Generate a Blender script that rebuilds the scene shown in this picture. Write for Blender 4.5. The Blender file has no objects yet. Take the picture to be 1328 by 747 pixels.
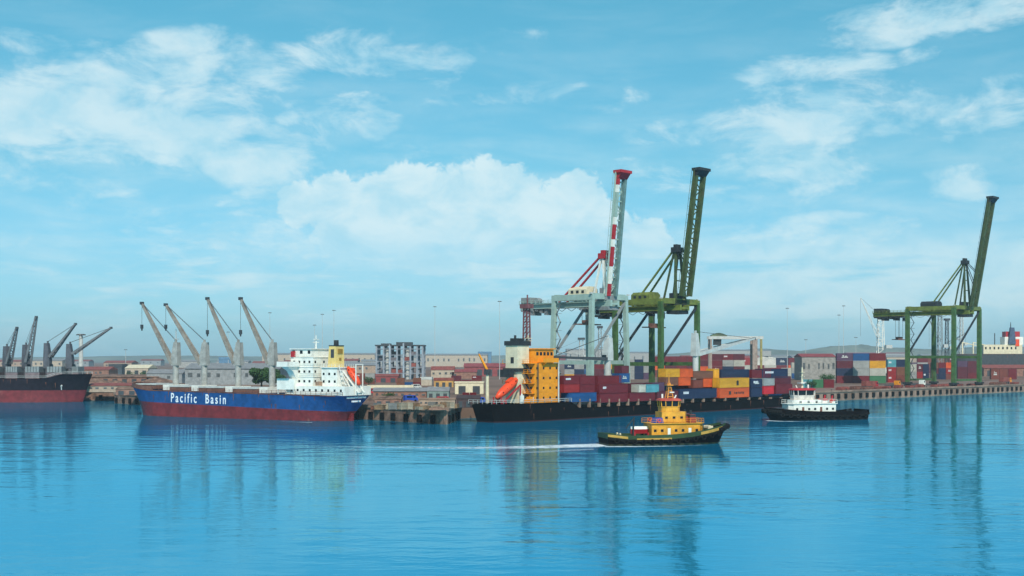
import bpy, math, random
from mathutils import Vector, Matrix
random.seed(7)
R = math.radians
# ------------------------------------------------------------------ camera
FPX, HY, HC, W0, H0 = 1600.0, 466.0, 18.0, 1328.0, 747.0   # focal (photo px), horizon row, eye height
scn = bpy.context.scene
cam_d = bpy.data.cameras.new('camera'); cam = bpy.data.objects.new('camera', cam_d)
scn.collection.objects.link(cam); scn.camera = cam
cam.location = (0, 0, HC); cam.rotation_euler = (R(90), 0, 0)
cam_d.sensor_width = 36; cam_d.lens = 36*FPX/W0
cam_d.shift_y = (HY-H0/2)/W0
cam_d.clip_start = 1; cam_d.clip_end = 60000
scn.view_settings.view_transform = 'Standard'; scn.view_settings.look = 'None'
scn.view_settings.exposure = 0.35; scn.view_settings.gamma = 1
# ------------------------------------------------------------------ light
SUN_EL, SUN_AZ = 43.0, 171.0       # azimuth measured from +Y (view direction) towards +X; behind the camera, right
SKY_STRENGTH = 0.094
sd = bpy.data.lights.new('sun', 'SUN'); so = bpy.data.objects.new('sun', sd); scn.collection.objects.link(so)
sd.energy = 3.4; sd.angle = R(0.6); sd.color = (1, .93, .82)
dirv = Vector((math.sin(R(SUN_AZ))*math.cos(R(SUN_EL)), math.cos(R(SUN_AZ))*math.cos(R(SUN_EL)), math.sin(R(SUN_EL))))
so.rotation_euler = dirv.to_track_quat('Z', 'Y').to_euler(); so.location = (-100, -100, 300)

class NT:
    def __init__(s, nt): s.t = nt; s.n = nt.nodes; s.l = nt.links
    def put(s, sock, v):
        if v is None: return
        if hasattr(v, 'is_output') or isinstance(v, bpy.types.NodeSocket): s.l.new(v, sock)
        else: sock.default_value = v
    def m(s, op, a, b=None, c=None, clamp=False):
        n = s.n.new('ShaderNodeMath'); n.operation = op; n.use_clamp = clamp
        for i, v in enumerate((a, b, c)): s.put(n.inputs[i], v)
        return n.outputs[0]
    def xyz(s, x, y, z):
        n = s.n.new('ShaderNodeCombineXYZ')
        for i, v in enumerate((x, y, z)): s.put(n.inputs[i], v)
        return n.outputs[0]
    def noise(s, vec, scale, detail=4, rough=.55, dist=0.0, out=0):
        n = s.n.new('ShaderNodeTexNoise'); s.put(n.inputs['Vector'], vec)
        n.inputs['Scale'].default_value = scale; n.inputs['Detail'].default_value = detail
        n.inputs['Roughness'].default_value = rough; n.inputs['Distortion'].default_value = dist
        return n.outputs[out]
    def smooth(s, v, a, b, lo=0.0, hi=1.0):
        n = s.n.new('ShaderNodeMapRange'); n.interpolation_type = 'SMOOTHSTEP'
        for k, q in zip(('Value', 'From Min', 'From Max', 'To Min', 'To Max'), (v, a, b, lo, hi)): s.put(n.inputs[k], q)
        return n.outputs['Result']
    def mix(s, f, a, b, mode='MIX'):
        n = s.n.new('ShaderNodeMix'); n.data_type = 'RGBA'; n.blend_type = mode
        s.put(n.inputs[0], f)
        for k, v in ((6, a), (7, b)): s.put(n.inputs[k], v)
        return n.outputs[2]

def lin(c):
    f = lambda v: v/12.92 if v <= .04045 else ((v+.055)/1.055)**2.4
    return tuple(f(v/255.0) for v in c[:3])+(1.0,)

def build_world():
    w = bpy.data.worlds.new('World'); scn.world = w; w.use_nodes = True
    w.cycles.sampling_method = 'MANUAL'; w.cycles.sample_map_resolution = 256
    T = NT(w.node_tree); T.n.clear()
    sky = T.n.new('ShaderNodeTexSky'); sky.sky_type = 'NISHITA'; sky.sun_disc = False
    sky.sun_elevation = R(SUN_EL); sky.sun_rotation = R(SUN_AZ)
    sky.air_density = 1.0; sky.dust_density = 0.6; sky.ozone_density = 2.0
    tc = T.n.new('ShaderNodeTexCoord'); sp = T.n.new('ShaderNodeSeparateXYZ'); T.l.new(tc.outputs['Generated'], sp.inputs[0])
    x, y, z = sp.outputs
    U = T.m('ARCTAN2', x, y); V = T.m('ARCSINE', z)
    def uv(px, py):
        u = math.atan((px-664)/FPX); return u, math.atan((HY-py)/FPX*math.cos(u))
    # clear-air colour: a teal cast over the physical sky, deeper with height
    tint = T.n.new('ShaderNodeValToRGB'); T.l.new(T.m('MULTIPLY', V, 1/R(40), clamp=True), tint.inputs[0])
    e = tint.color_ramp.elements; e[0].position = 0; e[0].color = (.46, .84, 1.25, 1); e[1].position = 1; e[1].color = (.30, 1.0, 1.10, 1)
    for p, c in ((.10, (.46, .84, 1.04, 1)), (.22, (.48, .96, .97, 1)), (.42, (.44, 1.13, 1.04, 1))):
        q = e.new(p); q.color = c
    col = T.mix(1.0, sky.outputs[0], tint.outputs[0], 'MULTIPLY')
    P = T.xyz(U, V, 0.0)
    Pw = T.xyz(T.m('MULTIPLY', U, 1.0), T.m('MULTIPLY', V, 2.3), 3.1)
    # soft veil / wisps
    def blob(px, py, rx, ry, tilt=0.0):
        u0, v0 = uv(px, py)
        du = T.m('SUBTRACT', U, u0); dv = T.m('SUBTRACT', V, v0)
        if tilt: dv = T.m('SUBTRACT', dv, T.m('MULTIPLY', du, tilt))
        a = T.m('MULTIPLY', du, FPX/rx); b = T.m('MULTIPLY', dv, FPX/ry)
        return T.m('ADD', T.m('MULTIPLY', a, a), T.m('MULTIPLY', b, b))
    acc = None
    for (px, py, rx, ry, amp, tl) in ((60, 165, 130, 65, 1.15, 0), (215, 170, 80, 36, 1.2, 0), (130, 95, 70, 26, .8, 0), (290, 105, 120, 55, 1.05, 0), (145, 235, 80, 24, .5, 0), (410, 140, 90, 50, .8, 0),
                                   (480, 70, 130, 32, .85, 0), (600, 55, 120, 22, .45, 0), (60, 55, 70, 16, .4, 0), (330, 215, 110, 28, .8, 0),
                                   (1060, 160, 130, 48, 1.15, 0), (1020, 215, 110, 34, .9, 0), (960, 150, 50, 30, .9, 0), (1190, 150, 130, 40, .8, .1), (1060, 92, 90, 20, .6, 0), (985, 240, 80, 40, .35, 0), (1245, 235, 40, 26, .75, 0),
                                   (1230, 15, 150, 28, .7, .1), (870, 175, 60, 20, .35, 0), (800, 130, 40, 16, .4, 0), (1200, 75, 30, 14, .5, 0), (375, 153, 20, 11, 1.3, 0), (640, 110, 160, 30, .3, 0),
                                   (880, 222, 110, 24, .5, 0), (1085, 305, 110, 26, .6, 0), (250, 320, 260, 60, .35, 0), (480, 290, 200, 90, .6, 0), (960, 350, 260, 50, .5, 0)):
        d = T.m('MULTIPLY', T.m('SUBTRACT', 1.0, blob(px, py, rx*1.35, ry*1.35, tl), clamp=True), amp)
        acc = d if acc is None else T.m('MAXIMUM', acc, d)
    n1 = T.noise(Pw, 15.0, 10, .62, .35)
    n2 = T.noise(T.xyz(U, T.m('MULTIPLY', V, 5.0), 1.0), 8.0, 6, .6, .4)
    wisps = T.m('MULTIPLY', T.smooth(T.m('ADD', n1, T.m('MULTIPLY', T.m('SUBTRACT', acc, .6), .26)), .37, .66), T.smooth(acc, 0.0, .25), clamp=True)
    veil = T.m('MULTIPLY', T.smooth(n2, .36, .72), T.smooth(V, R(16), R(3), .16, .75), clamp=True)
    # cumulus bank: lobes with a billowing, crisp upper edge and a fading base
    cb = None
    ed = T.noise(P, 62.0, 8, .64, .5)
    ed2 = T.noise(P, 24.0, 4, .55, .3)
    for (px, py, r) in ((395, 268, 34), (440, 262, 46), (485, 262, 46), (530, 252, 46), (575, 262, 52), (628, 255, 52), (668, 262, 50), (720, 285, 58), (765, 300, 52), (560, 300, 80), (680, 320, 90), (820, 330, 60), (470, 310, 80), (745, 262, 46), (600, 330, 110)):
        q = T.m('SUBTRACT', 1.0, T.m('SQRT', blob(px, py, r, r)))
        cb = q if cb is None else T.m('SMOOTH_MAX', cb, q, .15)
    cb = T.m('ADD', cb, T.m('MULTIPLY', T.m('SUBTRACT', ed, .5), 1.0))
    cb = T.m('ADD', cb, T.m('MULTIPLY', T.m('SUBTRACT', ed2, .5), .9))
    cum = T.m('MULTIPLY', T.smooth(cb, .0, .24), T.smooth(V, uv(600, 372)[1], uv(600, 285)[1], .18, 1.0))
    # low stratus strips near the horizon
    st = T.noise(T.xyz(U, T.m('MULTIPLY', V, 7.0), 6.0), 7.0, 6, .55, .2)
    strat = T.m('MULTIPLY', T.smooth(T.m('ADD', st, T.m('MULTIPLY', U, .35)), .40, .56), T.m('MULTIPLY', T.smooth(V, R(.2), R(2.4)), T.smooth(V, R(6.4), R(4.6))))
    shade = T.noise(T.xyz(U, T.m('MULTIPLY', V, 1.6), 9.0), 22.0, 6, .6, .3)
    ccol = T.mix(T.smooth(shade, .30, .66), (.52, .82, .94, 1), (.83, .98, 1.0, 1))
    lum = T.n.new('ShaderNodeVectorMath'); lum.operation = 'SCALE'; T.l.new(ccol, lum.inputs[0]); lum.inputs['Scale'].default_value = 8.2
    f = T.m('MAXIMUM', T.m('MULTIPLY', wisps, .70), T.m('MULTIPLY', veil, .55))
    f = T.m('MAXIMUM', f, T.m('MULTIPLY', cum, .80)); f = T.m('MAXIMUM', f, T.m('MULTIPLY', strat, .60))
    col = T.mix(f, col, lum.outputs[0])
    # below the horizon: the sky's own low colour
    bg = T.n.new('ShaderNodeBackground'); T.l.new(col, bg.inputs[0]); bg.inputs[1].default_value = SKY_STRENGTH
    o = T.n.new('ShaderNodeOutputWorld'); T.l.new(bg.outputs[0], o.inputs[0])
build_world()
try:
    scn.cycles.volume_bounces = 0; scn.cycles.max_bounces = 6; scn.cycles.transparent_max_bounces = 8
except Exception: pass

# ------------------------------------------------------------------ helpers
COL = scn.collection
def link(o): COL.objects.link(o); return o
def tag(o, label=None, cat=None, group=None, kind=None):
    if label and len(label.replace('-', ' ').split()) > 16: print('LONG', len(label.split()), label)
    if label: o['label'] = label
    if cat: o['category'] = cat
    if group: o['group'] = group
    if kind: o['kind'] = kind
    return o
def empty(name, loc=(0, 0, 0), rz=0.0, parent=None):
    o = link(bpy.data.objects.new(name, None)); o.location = loc; o.rotation_euler = (0, 0, rz); o.empty_display_size = 1
    if parent: o.parent = parent
    return o
class MB:
    def __init__(s): s.v = []; s.f = []
    def add(s, vs, fs):
        b = len(s.v); s.v += [tuple(v) for v in vs]; s.f += [tuple(b+i for i in f) for f in fs]; return s
    def box(s, x0, x1, y0, y1, z0, z1):
        if x0 > x1: x0, x1 = x1, x0
        if y0 > y1: y0, y1 = y1, y0
        if z0 > z1: z0, z1 = z1, z0
        return s.add([(x0, y0, z0), (x1, y0, z0), (x1, y1, z0), (x0, y1, z0), (x0, y0, z1), (x1, y0, z1), (x1, y1, z1), (x0, y1, z1)],
              [(0, 3, 2, 1), (4, 5, 6, 7), (0, 1, 5, 4), (1, 2, 6, 5), (2, 3, 7, 6), (3, 0, 4, 7)])
    def beam(s, p, q, w, h=None, w2=None, h2=None):
        h = w if h is None else h; w2 = w if w2 is None else w2; h2 = h if h2 is None else h2
        p, q = Vector(p), Vector(q); d = (q-p)
        if d.length < 1e-6: return s
        d.normalize(); up = Vector((0, 0, 1)) if abs(d.z) < .95 else Vector((1, 0, 0))
        a = d.cross(up).normalized(); b = a.cross(d).normalized()
        vs = []
        for c, ww, hh in ((p, w, h), (q, w2, h2)):
            for sa, sb in ((-1, -1), (1, -1), (1, 1), (-1, 1)): vs.append(c+a*sa*ww/2+b*sb*hh/2)
        return s.add(vs, [(0, 1, 2, 3), (7, 6, 5, 4), (0, 4, 5, 1), (1, 5, 6, 2), (2, 6, 7, 3), (3, 7, 4, 0)])
    def tube(s, p, q, r, r2=None, n=10, caps=True):
        r2 = r if r2 is None else r2; p, q = Vector(p), Vector(q); d = (q-p).normalized()
        up = Vector((0, 0, 1)) if abs(d.z) < .95 else Vector((1, 0, 0)); a = d.cross(up).normalized(); b = a.cross(d).normalized()
        vs = [c+(a*math.cos(2*math.pi*i/n)+b*math.sin(2*math.pi*i/n))*rr for c, rr in ((p, r), (q, r2)) for i in range(n)]
        fs = [(i, (i+1) % n, n+(i+1) % n, n+i) for i in range(n)]
        if caps: fs += [tuple(range(n))[::-1], tuple(range(n, 2*n))]
        return s.add(vs, fs)
    def prism(s, poly, a0, a1, axis='y'):
        n = len(poly)
        mk = {'y': lambda p, t: (p[0], t, p[1]), 'x': lambda p, t: (t, p[0], p[1]), 'z': lambda p, t: (p[0], p[1], t)}[axis]
        return s.add([mk(p, a0) for p in poly]+[mk(p, a1) for p in poly],
              [tuple(range(n))[::-1], tuple(range(n, 2*n))]+[(i, (i+1) % n, n+(i+1) % n, n+i) for i in range(n)])
    def loft(s, rings, closed=True, caps=True):
        n = len(rings[0]); vs = [p for r in rings for p in r]; fs = []
        for k in range(len(rings)-1):
            for i in range(n if closed else n-1):
                j = (i+1) % n; fs.append((k*n+i, k*n+j, (k+1)*n+j, (k+1)*n+i))
        if caps: fs += [tuple(range(n))[::-1], tuple(range((len(rings)-1)*n, len(rings)*n))]
        return s.add(vs, fs)
    def torus(s, c, nrm, R1, r, n=14, m=7):
        c = Vector(c); nrm = Vector(nrm).normalized(); up = Vector((0, 0, 1)) if abs(nrm.z) < .9 else Vector((1, 0, 0))
        a = nrm.cross(up).normalized(); b = a.cross(nrm); vs = []
        for i in range(n):
            t = 2*math.pi*i/n; d = a*math.cos(t)+b*math.sin(t)
            for j in range(m):
                w = 2*math.pi*j/m; vs.append(c+d*(R1+r*math.cos(w))+nrm*r*math.sin(w))
        return s.add(vs, [(i*m+j, i*m+(j+1) % m, ((i+1) % n)*m+(j+1) % m, ((i+1) % n)*m+j) for i in range(n) for j in range(m)])
    def mesh(s, name, mt, smooth=False):
        me = bpy.data.meshes.new(name); me.from_pydata(s.v, [], s.f); me.materials.append(mt)
        import bmesh
        bm = bmesh.new(); bm.from_mesh(me); bmesh.ops.recalc_face_normals(bm, faces=bm.faces); bm.to_mesh(me); bm.free()
        if smooth:
            for p in me.polygons: p.use_smooth = True
        return me
    def build(s, name, mt, parent=None, smooth=False):
        o = link(bpy.data.objects.new(name, s.mesh(name, mt, smooth)))
        if parent: o.parent = parent
        return o
def dup(root, loc=None, rz=None, label=None, parent=None):
    r = root.copy(); link(r)
    if loc is not None: r.location = loc
    if rz is not None: r.rotation_euler = (0, 0, rz)
    if parent: r.parent = parent
    if label: r['label'] = label
    for ch in list(root.children):
        c = ch.copy(); link(c); c.parent = r
        for g in list(ch.children):
            d = g.copy(); link(d); d.parent = c
    return r

def Wp(px, py, z=0.0):
    D = (HC-z)*FPX/(py-HY); return Vector(((px-664)/FPX*D, D, z))
def atD(px, D, z=0.0): return Vector(((px-664)/FPX*D, D, z))
def Zat(py, D): return HC-(py-HY)*D/FPX
class Frame:
    """a thing's own axes: x along heading, y to its left, z up"""
    def __init__(s, o, ang):
        s.o = Vector((o[0], o[1], o[2] if len(o) > 2 else 0)); s.a = ang
        s.h = Vector((math.cos(ang), math.sin(ang), 0)); s.p = Vector((-math.sin(ang), math.cos(ang), 0))
    def u(s, px, v):
        q = px-664; return (FPX*(s.o.x+v*s.p.x)-q*(s.o.y+v*s.p.y))/(q*s.h.y-FPX*s.h.x)
    def D(s, u, v): return s.o.y+u*s.h.y+v*s.p.y
    def z(s, py, u, v): return Zat(py, s.D(u, v))-s.o.z
    def w(s, u, v, z=0): return s.o+s.h*u+s.p*v+Vector((0, 0, z))
    def box(s, mb, x0, x1, y0, y1, vn, vf):
        """box whose near face (at v=vn) spans photo columns x0..x1 and rows y0..y1"""
        ua, ub = s.u(x0, vn), s.u(x1, vn); um = (ua+ub)/2
        return mb.box(ua, ub, vn, vf, s.z(y1, um, vn), s.z(y0, um, vn))

# ------------------------------------------------------------------ materials
MATS = {}
def mat(name, rgb, rough=.6, metal=0.0, var=.16, rust=0.0, scale=.5, rustcol=(96, 62, 44), coat=0.0):
    if name in MATS: return MATS[name]
    m = bpy.data.materials.new(name); m.use_nodes = True; T = NT(m.node_tree)
    b = T.n['Principled BSDF']; c = lin(rgb)
    tc = T.n.new('ShaderNodeTexCoord')
    oi = T.n.new('ShaderNodeObjectInfo')
    v = tc.outputs['Object']
    vv = T.n.new('ShaderNodeVectorMath'); vv.operation = 'ADD'; T.l.new(v, vv.inputs[0])
    T.l.new(T.xyz(T.m('MULTIPLY', oi.outputs['Random'], 37.0), 0.0, T.m('MULTIPLY', oi.outputs['Random'], 11.0)), vv.inputs[1])
    n = T.noise(vv.outputs[0], scale, 5, .6)
    n2 = T.noise(vv.outputs[0], scale*6, 3, .6)
    f = T.m('ADD', T.m('MULTIPLY', n, .7), T.m('MULTIPLY', n2, .3))
    dark = tuple(x*(1-var*1.6) for x in c[:3])+(1,); lite = tuple(min(1, x*(1+var)) for x in c[:3])+(1,)
    col = T.mix(T.smooth(f, .36, .64), dark, lite)
    if rust > 0:
        mp = T.n.new('ShaderNodeMapping'); T.l.new(vv.outputs[0], mp.inputs[0]); mp.inputs['Scale'].default_value = (1, 1, .16)
        rn = T.noise(mp.outputs[0], 1.1, 6, .7)
        rb = T.noise(vv.outputs[0], .22, 5, .65)
        mk = T.smooth(T.m('ADD', T.m('MULTIPLY', rn, .6), T.m('MULTIPLY', rb, .4)), .62-rust*.25, .76-rust*.2)
        col = T.mix(T.m('MULTIPLY', mk, .75), col, lin(rustcol))
    T.l.new(col, b.inputs['Base Color']); b.inputs['Metallic'].default_value = metal
    T.l.new(T.smooth(n2, .3, .7, max(.05, rough-.1), min(1, rough+.1)), b.inputs['Roughness'])
    b.inputs['Specular IOR Level'].default_value = .35
    if 'black' in name: b.inputs['Specular IOR Level'].default_value = .12
    MATS[name] = m; return m
M = dict(
    white=mat('white_paint', (226, 224, 214), .5, var=.08, rust=.12),
    cream=mat('cream_paint', (214, 202, 172), .6, var=.1, rust=.15),
    glass=mat('dark_glass', (22, 30, 36), .12, var=.1),
    black=mat('black_hull_paint', (12, 9, 12), .85, var=.25, rust=.06),
    blackship=mat('worn_black_hull_paint', (32, 27, 36), .75, var=.2, rust=.18),
    red=mat('red_antifouling', (114, 38, 42), .6, var=.2, rust=.2, rustcol=(150, 96, 84)),
    blue=mat('blue_hull_paint', (22, 70, 124), .5, var=.16, rust=.06, rustcol=(92, 100, 120)),
    grey=mat('grey_steel', (128, 132, 132), .55, var=.12, rust=.15),
    dgrey=mat('dark_grey_steel', (62, 66, 70), .6, var=.15, rust=.1),
    brown=mat('brown_deck_paint', (116, 78, 66), .75, var=.2, rust=.3),
    yellow=mat('yellow_ochre_paint', (228, 142, 22), .5, var=.1, rust=.12),
    orange=mat('orange_lifeboat', (228, 74, 34), .4, var=.06),
    funnel=mat('funnel_yellow', (222, 192, 118), .5, var=.08, rust=.1),
    teal=mat('pale_teal_crane_paint', (150, 172, 162), .5, var=.08, rust=.12),
    redp=mat('red_paint', (168, 38, 46), .5, var=.1, rust=.05),
    olive=mat('olive_green_crane_paint', (108, 118, 52), .5, var=.22, rust=.4),
    olived=mat('dark_olive_crane_paint', (70, 84, 50), .55, var=.22, rust=.4),
    green=mat('green_crane_paint', (68, 98, 52), .55, var=.22, rust=.4),
    dark=mat('dark_machinery', (44, 48, 50), .6, var=.2),
    rubber=mat('black_rubber', (24, 24, 24), .85, var=.2),
    concrete=mat('quay_concrete', (142, 116, 100), .85, var=.22, rust=.35, scale=.12, rustcol=(96, 78, 66)),
    earth=mat('packed_brown_earth', (118, 92, 76), .95, var=.25, scale=.03),
    stone=mat('brown_stone_rubble', (122, 96, 82), .95, var=.35, scale=.35),
    wall=mat('cream_plaster_wall', (178, 164, 146), .8, var=.1, rust=.15),
    roofg=mat('grey_sheet_roof', (132, 132, 132), .6, var=.12, rust=.2),
    roofr=mat('rusty_red_roof', (134, 72, 64), .75, var=.18, rust=.3),
    rope=mat('steel_rope', (70, 70, 68), .6, var=.1),
    text=mat('white_lettering', (228, 230, 232), .5, var=.05),
    bluep=mat('blue_canvas', (30, 70, 160), .7, var=.15),
    greenp=mat('green_tug_paint', (42, 66, 38), .6, var=.2, rust=.12),
    lgrey=mat('pale_grey_paint', (184, 186, 182), .55, var=.1, rust=.18),
    bconc=mat('blue_grey_concrete', (138, 146, 156), .8, var=.12, rust=.12, scale=.15),
    slab=mat('grey_stone_slab', (120, 104, 98), .9, var=.2, scale=.1),
)
def leafmat(name, rgb):
    m = mat(name, rgb, .7, var=.45, scale=1.2); return m
M['leaf'] = leafmat('tree_leaves', (50, 80, 38)); M['bark'] = mat('bark', (84, 68, 54), .9)

# ------------------------------------------------------------------ setting
def water():
    m = bpy.data.materials.new('harbour_water'); m.use_nodes = True; T = NT(m.node_tree); b = T.n['Principled BSDF']
    tc = T.n.new('ShaderNodeTexCoord'); v = tc.outputs['Object']
    mp = T.n.new('ShaderNodeMapping'); T.l.new(v, mp.inputs[0]); mp.inputs['Scale'].default_value = (.55, 1.0, 1); mp.inputs['Rotation'].default_value = (0, 0, R(8))
    big = T.noise(mp.outputs[0], .012, 4, .5)
    w1 = T.noise(mp.outputs[0], .22, 3, .5, .3); w2 = T.noise(mp.outputs[0], .9, 3, .55, .3); w3 = T.noise(mp.outputs[0], 2.6, 2, .5)
    amp = T.m('MULTIPLY', T.smooth(big, .38, .62, .4, 1.3), T.smooth(T.noise(mp.outputs[0], .045, 3, .6, .6), .35, .65, .6, 1.3))
    hgt = T.m('MULTIPLY', T.m('ADD', T.m('ADD', T.m('MULTIPLY', w1, .20), T.m('MULTIPLY', w2, .040)), T.m('MULTIPLY', w3, .009)), amp)
    bp = T.n.new('ShaderNodeBump'); bp.inputs['Strength'].default_value = WBUMP; bp.inputs['Distance'].default_value = 1.0
    T.l.new(hgt, bp.inputs['Height'])
    b.inputs['Roughness'].default_value = .9; b.inputs['Specular IOR Level'].default_value = 0.0
    T.l.new(T.mix(T.smooth(big, .35, .65), WCOL_A, WCOL_B), b.inputs['Base Color'])
    gl = T.n.new('ShaderNodeBsdfGlossy'); gl.inputs['Color'].default_value = WGLOSS; gl.inputs['Roughness'].default_value = .07
    T.l.new(bp.outputs[0], gl.inputs['Normal'])
    fr = T.n.new('ShaderNodeFresnel'); fr.inputs['IOR'].default_value = 1.333; T.l.new(bp.outputs[0], fr.inputs['Normal'])
    ms = T.n.new('ShaderNodeMixShader'); T.l.new(T.m('MULTIPLY', T.m('POWER', fr.outputs[0], .55), .92, clamp=True), ms.inputs[0])
    T.l.new(b.outputs[0], ms.inputs[1]); T.l.new(gl.outputs[0], ms.inputs[2]); T.l.new(ms.outputs[0], T.n['Material Output'].inputs['Surface'])
    o = MB().add([(-7000, -300, 0), (7000, -300, 0), (7000, 7600, 0), (-7000, 7600, 0)], [(0, 1, 2, 3)]).build('water', m)
    tag(o, kind='structure')
WBUMP, WGLOSS = .74, (.33, .74, .88, 1)
WCOL_A, WCOL_B = (.003, .208, .39, 1), (.005, .225, .42, 1)
water()
QZ = 4.2
pA = Wp(578, 550.5); pB = Vector((-16, 374, 0)); pC = Wp(1075, 520); pD = Wp(1328, 508)
qdir = (pD-pC).normalized(); pE = pD+qdir*500
pL = Wp(150, 523); pL2 = Vector((-172, 542, 0))
land = [pL2, pL, pA, pB, pC, pD, pE, Vector((6900, 3400, 0)), Vector((6900, 7500, 0)), Vector((-6900, 7500, 0)), Vector((-6900, 542, 0))]
mb = MB(); n = len(land)
mb.add([(p.x, p.y, QZ) for p in land]+[(p.x, p.y, -4) for p in land], [tuple(range(n))]+[(i, (i+1) % n, n+(i+1) % n, n+i) for i in range(n)])
tag(mb.build('ground', M['earth']), kind='structure')
# concrete apron of the container quay: a sheet just above the earth
qn = Vector((-qdir.y, qdir.x, 0))   # landward
ap = MB().add([(p.x, p.y, QZ+.006) for p in (pB+Vector((2, 3, 0)), pE, pE+qn*60, pB+qn*60)], [(0, 1, 2, 3)])
tag(ap.build('quay_pavement', mat('quay_paving', (126, 100, 88), .9, var=.22, rust=.3, scale=.08)), kind='structure')

def ridge(name, D, pts, depth, rgb, seed):
    rnd = random.Random(seed); mt = mat(name+'_cover', rgb, .95, var=.25, scale=.004)
    mb = MB(); rings = []
    for i in range(len(pts)-1):
        (xa, ya), (xb, yb) = pts[i], pts[i+1]; k = 6
        for j in range(k):
            t = j/k; px = xa+(xb-xa)*t; py = ya+(yb-ya)*t+rnd.uniform(-.5, .5)
            c = atD(px, D); zt = max(Zat(py, D), 6)
            ring = []
            for q, s in ((-1.0, 0), (-.6, .38), (-.25, .85), (0, 1), (.3, .8), (.7, .3), (1.0, 0)):
                ring.append((c.x+rnd.uniform(-6, 6), c.y+q*depth+rnd.uniform(-20, 20)*(abs(q) < .9), QZ-2+(zt-QZ+2)*s*(1+rnd.uniform(-.05, .05)*(s < 1))))
            rings.append(ring)
    mb.loft(rings, closed=False, caps=False)
    tag(mb.build(name, mt, smooth=True), kind='structure')
ridge('hills', 4200, [(760, 466), (860, 459), (930, 455), (985, 452), (1040, 455), (1075, 449), (1115, 447), (1160, 451), (1220, 453), (1290, 448), (1420, 452)], 500, (112, 118, 104), 3)
ridge('far_hills', 5600, [(-80, 466), (60, 463), (200, 461), (360, 462), (520, 459), (640, 461), (760, 459), (860, 462), (1000, 460)], 600, (112, 118, 104), 5)

# haze: one closed box of even pale air
hz = MB().box(-7200, 7200, -400, 7900, -6, 190)
hm = bpy.data.materials.new('haze_air'); hm.use_nodes = True; hm.node_tree.nodes.clear()
T = NT(hm.node_tree); pv = T.n.new('ShaderNodeVolumePrincipled'); pv.inputs['Color'].default_value = (.62, .86, 1.0, 1)
pv.inputs['Density'].default_value = .0001; pv.inputs['Anisotropy'].default_value = 0.0
o_ = T.n.new('ShaderNodeOutputMaterial'); T.l.new(pv.outputs[0], o_.inputs['Volume'])
tag(hz.build('haze', hm), kind='stuff')

def box_uv(p0, d, nrm, s0, s1, t0, t1, z0, z1):
    """box along wall direction d, t along nrm"""
    vs = [p0+d*s+nrm*t+Vector((0, 0, z)) for z in (z0, z1) for s, t in ((s0, t0), (s1, t0), (s1, t1), (s0, t1))]
    return MB().add(vs, [(0, 3, 2, 1), (4, 5, 6, 7), (0, 1, 5, 4), (1, 2, 6, 5), (2, 3, 7, 6), (3, 0, 4, 7)])
def wall_run(name, a, b, label, cat, step, fw, fz0, fz1, mt, inset=0.0, cope=True):
    d = (b-a); L = d.length; d.normalize(); out = Vector((d.y, -d.x, 0))
    root = empty(name, a); tag(root, label, cat)
    def loc(mb): mb.v = [(v[0]-a.x, v[1]-a.y, v[2]-a.z) for v in mb.v]; return mb
    loc(box_uv(a, d, out, 0, L, .02, .5, -3, QZ-.55)).build('wall_face', mt, root)
    if cope: loc(box_uv(a, d, out, -.3, L+.3, -.8, .9, QZ-.548, QZ+.25)).build('coping', M['concrete'], root)
    k = int(L/step)
    for i in range(k):
        s = (i+.5)*step+random.uniform(-.12, .12)*step
        loc(box_uv(a, d, out, s-fw/2, s+fw/2, .502, 1.0, fz0, fz1)).build('fender', M['rubber'], root)
    return root
wall_run('quay_wall', pC-qdir*200, pE-qdir*250, 'long concrete container quay wall with square black fenders, running to the right edge', 'quay wall', 6.2, 2.0, .9, 3.0, M['concrete'])
wall_run('pier_wall', pA, pL, 'old brown pier wall beside the blue ship', 'quay wall', 7.5, 1.6, .6, 2.9, M['stone']) if False else None
wall_run('pier_wall', pL, pA, 'old brown stone pier wall behind and beside the blue ship', 'quay wall', 6.2, 1.8, .3, 2.4, M['stone'])
wall_run('pier_end_wall', pA, pB+Vector((0, 0, 0)), 'short dark end wall of the pier at the stern of the black container ship', 'quay wall', 7.5, 2.2, .3, 2.4, M['stone'])
wall_run('harbour_wall', Vector((-420, 542, 0)), pL2, 'brown harbour wall behind the black bulk carrier', 'quay wall', 9, 1.6, .3, 2.4, M['stone'])

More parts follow.
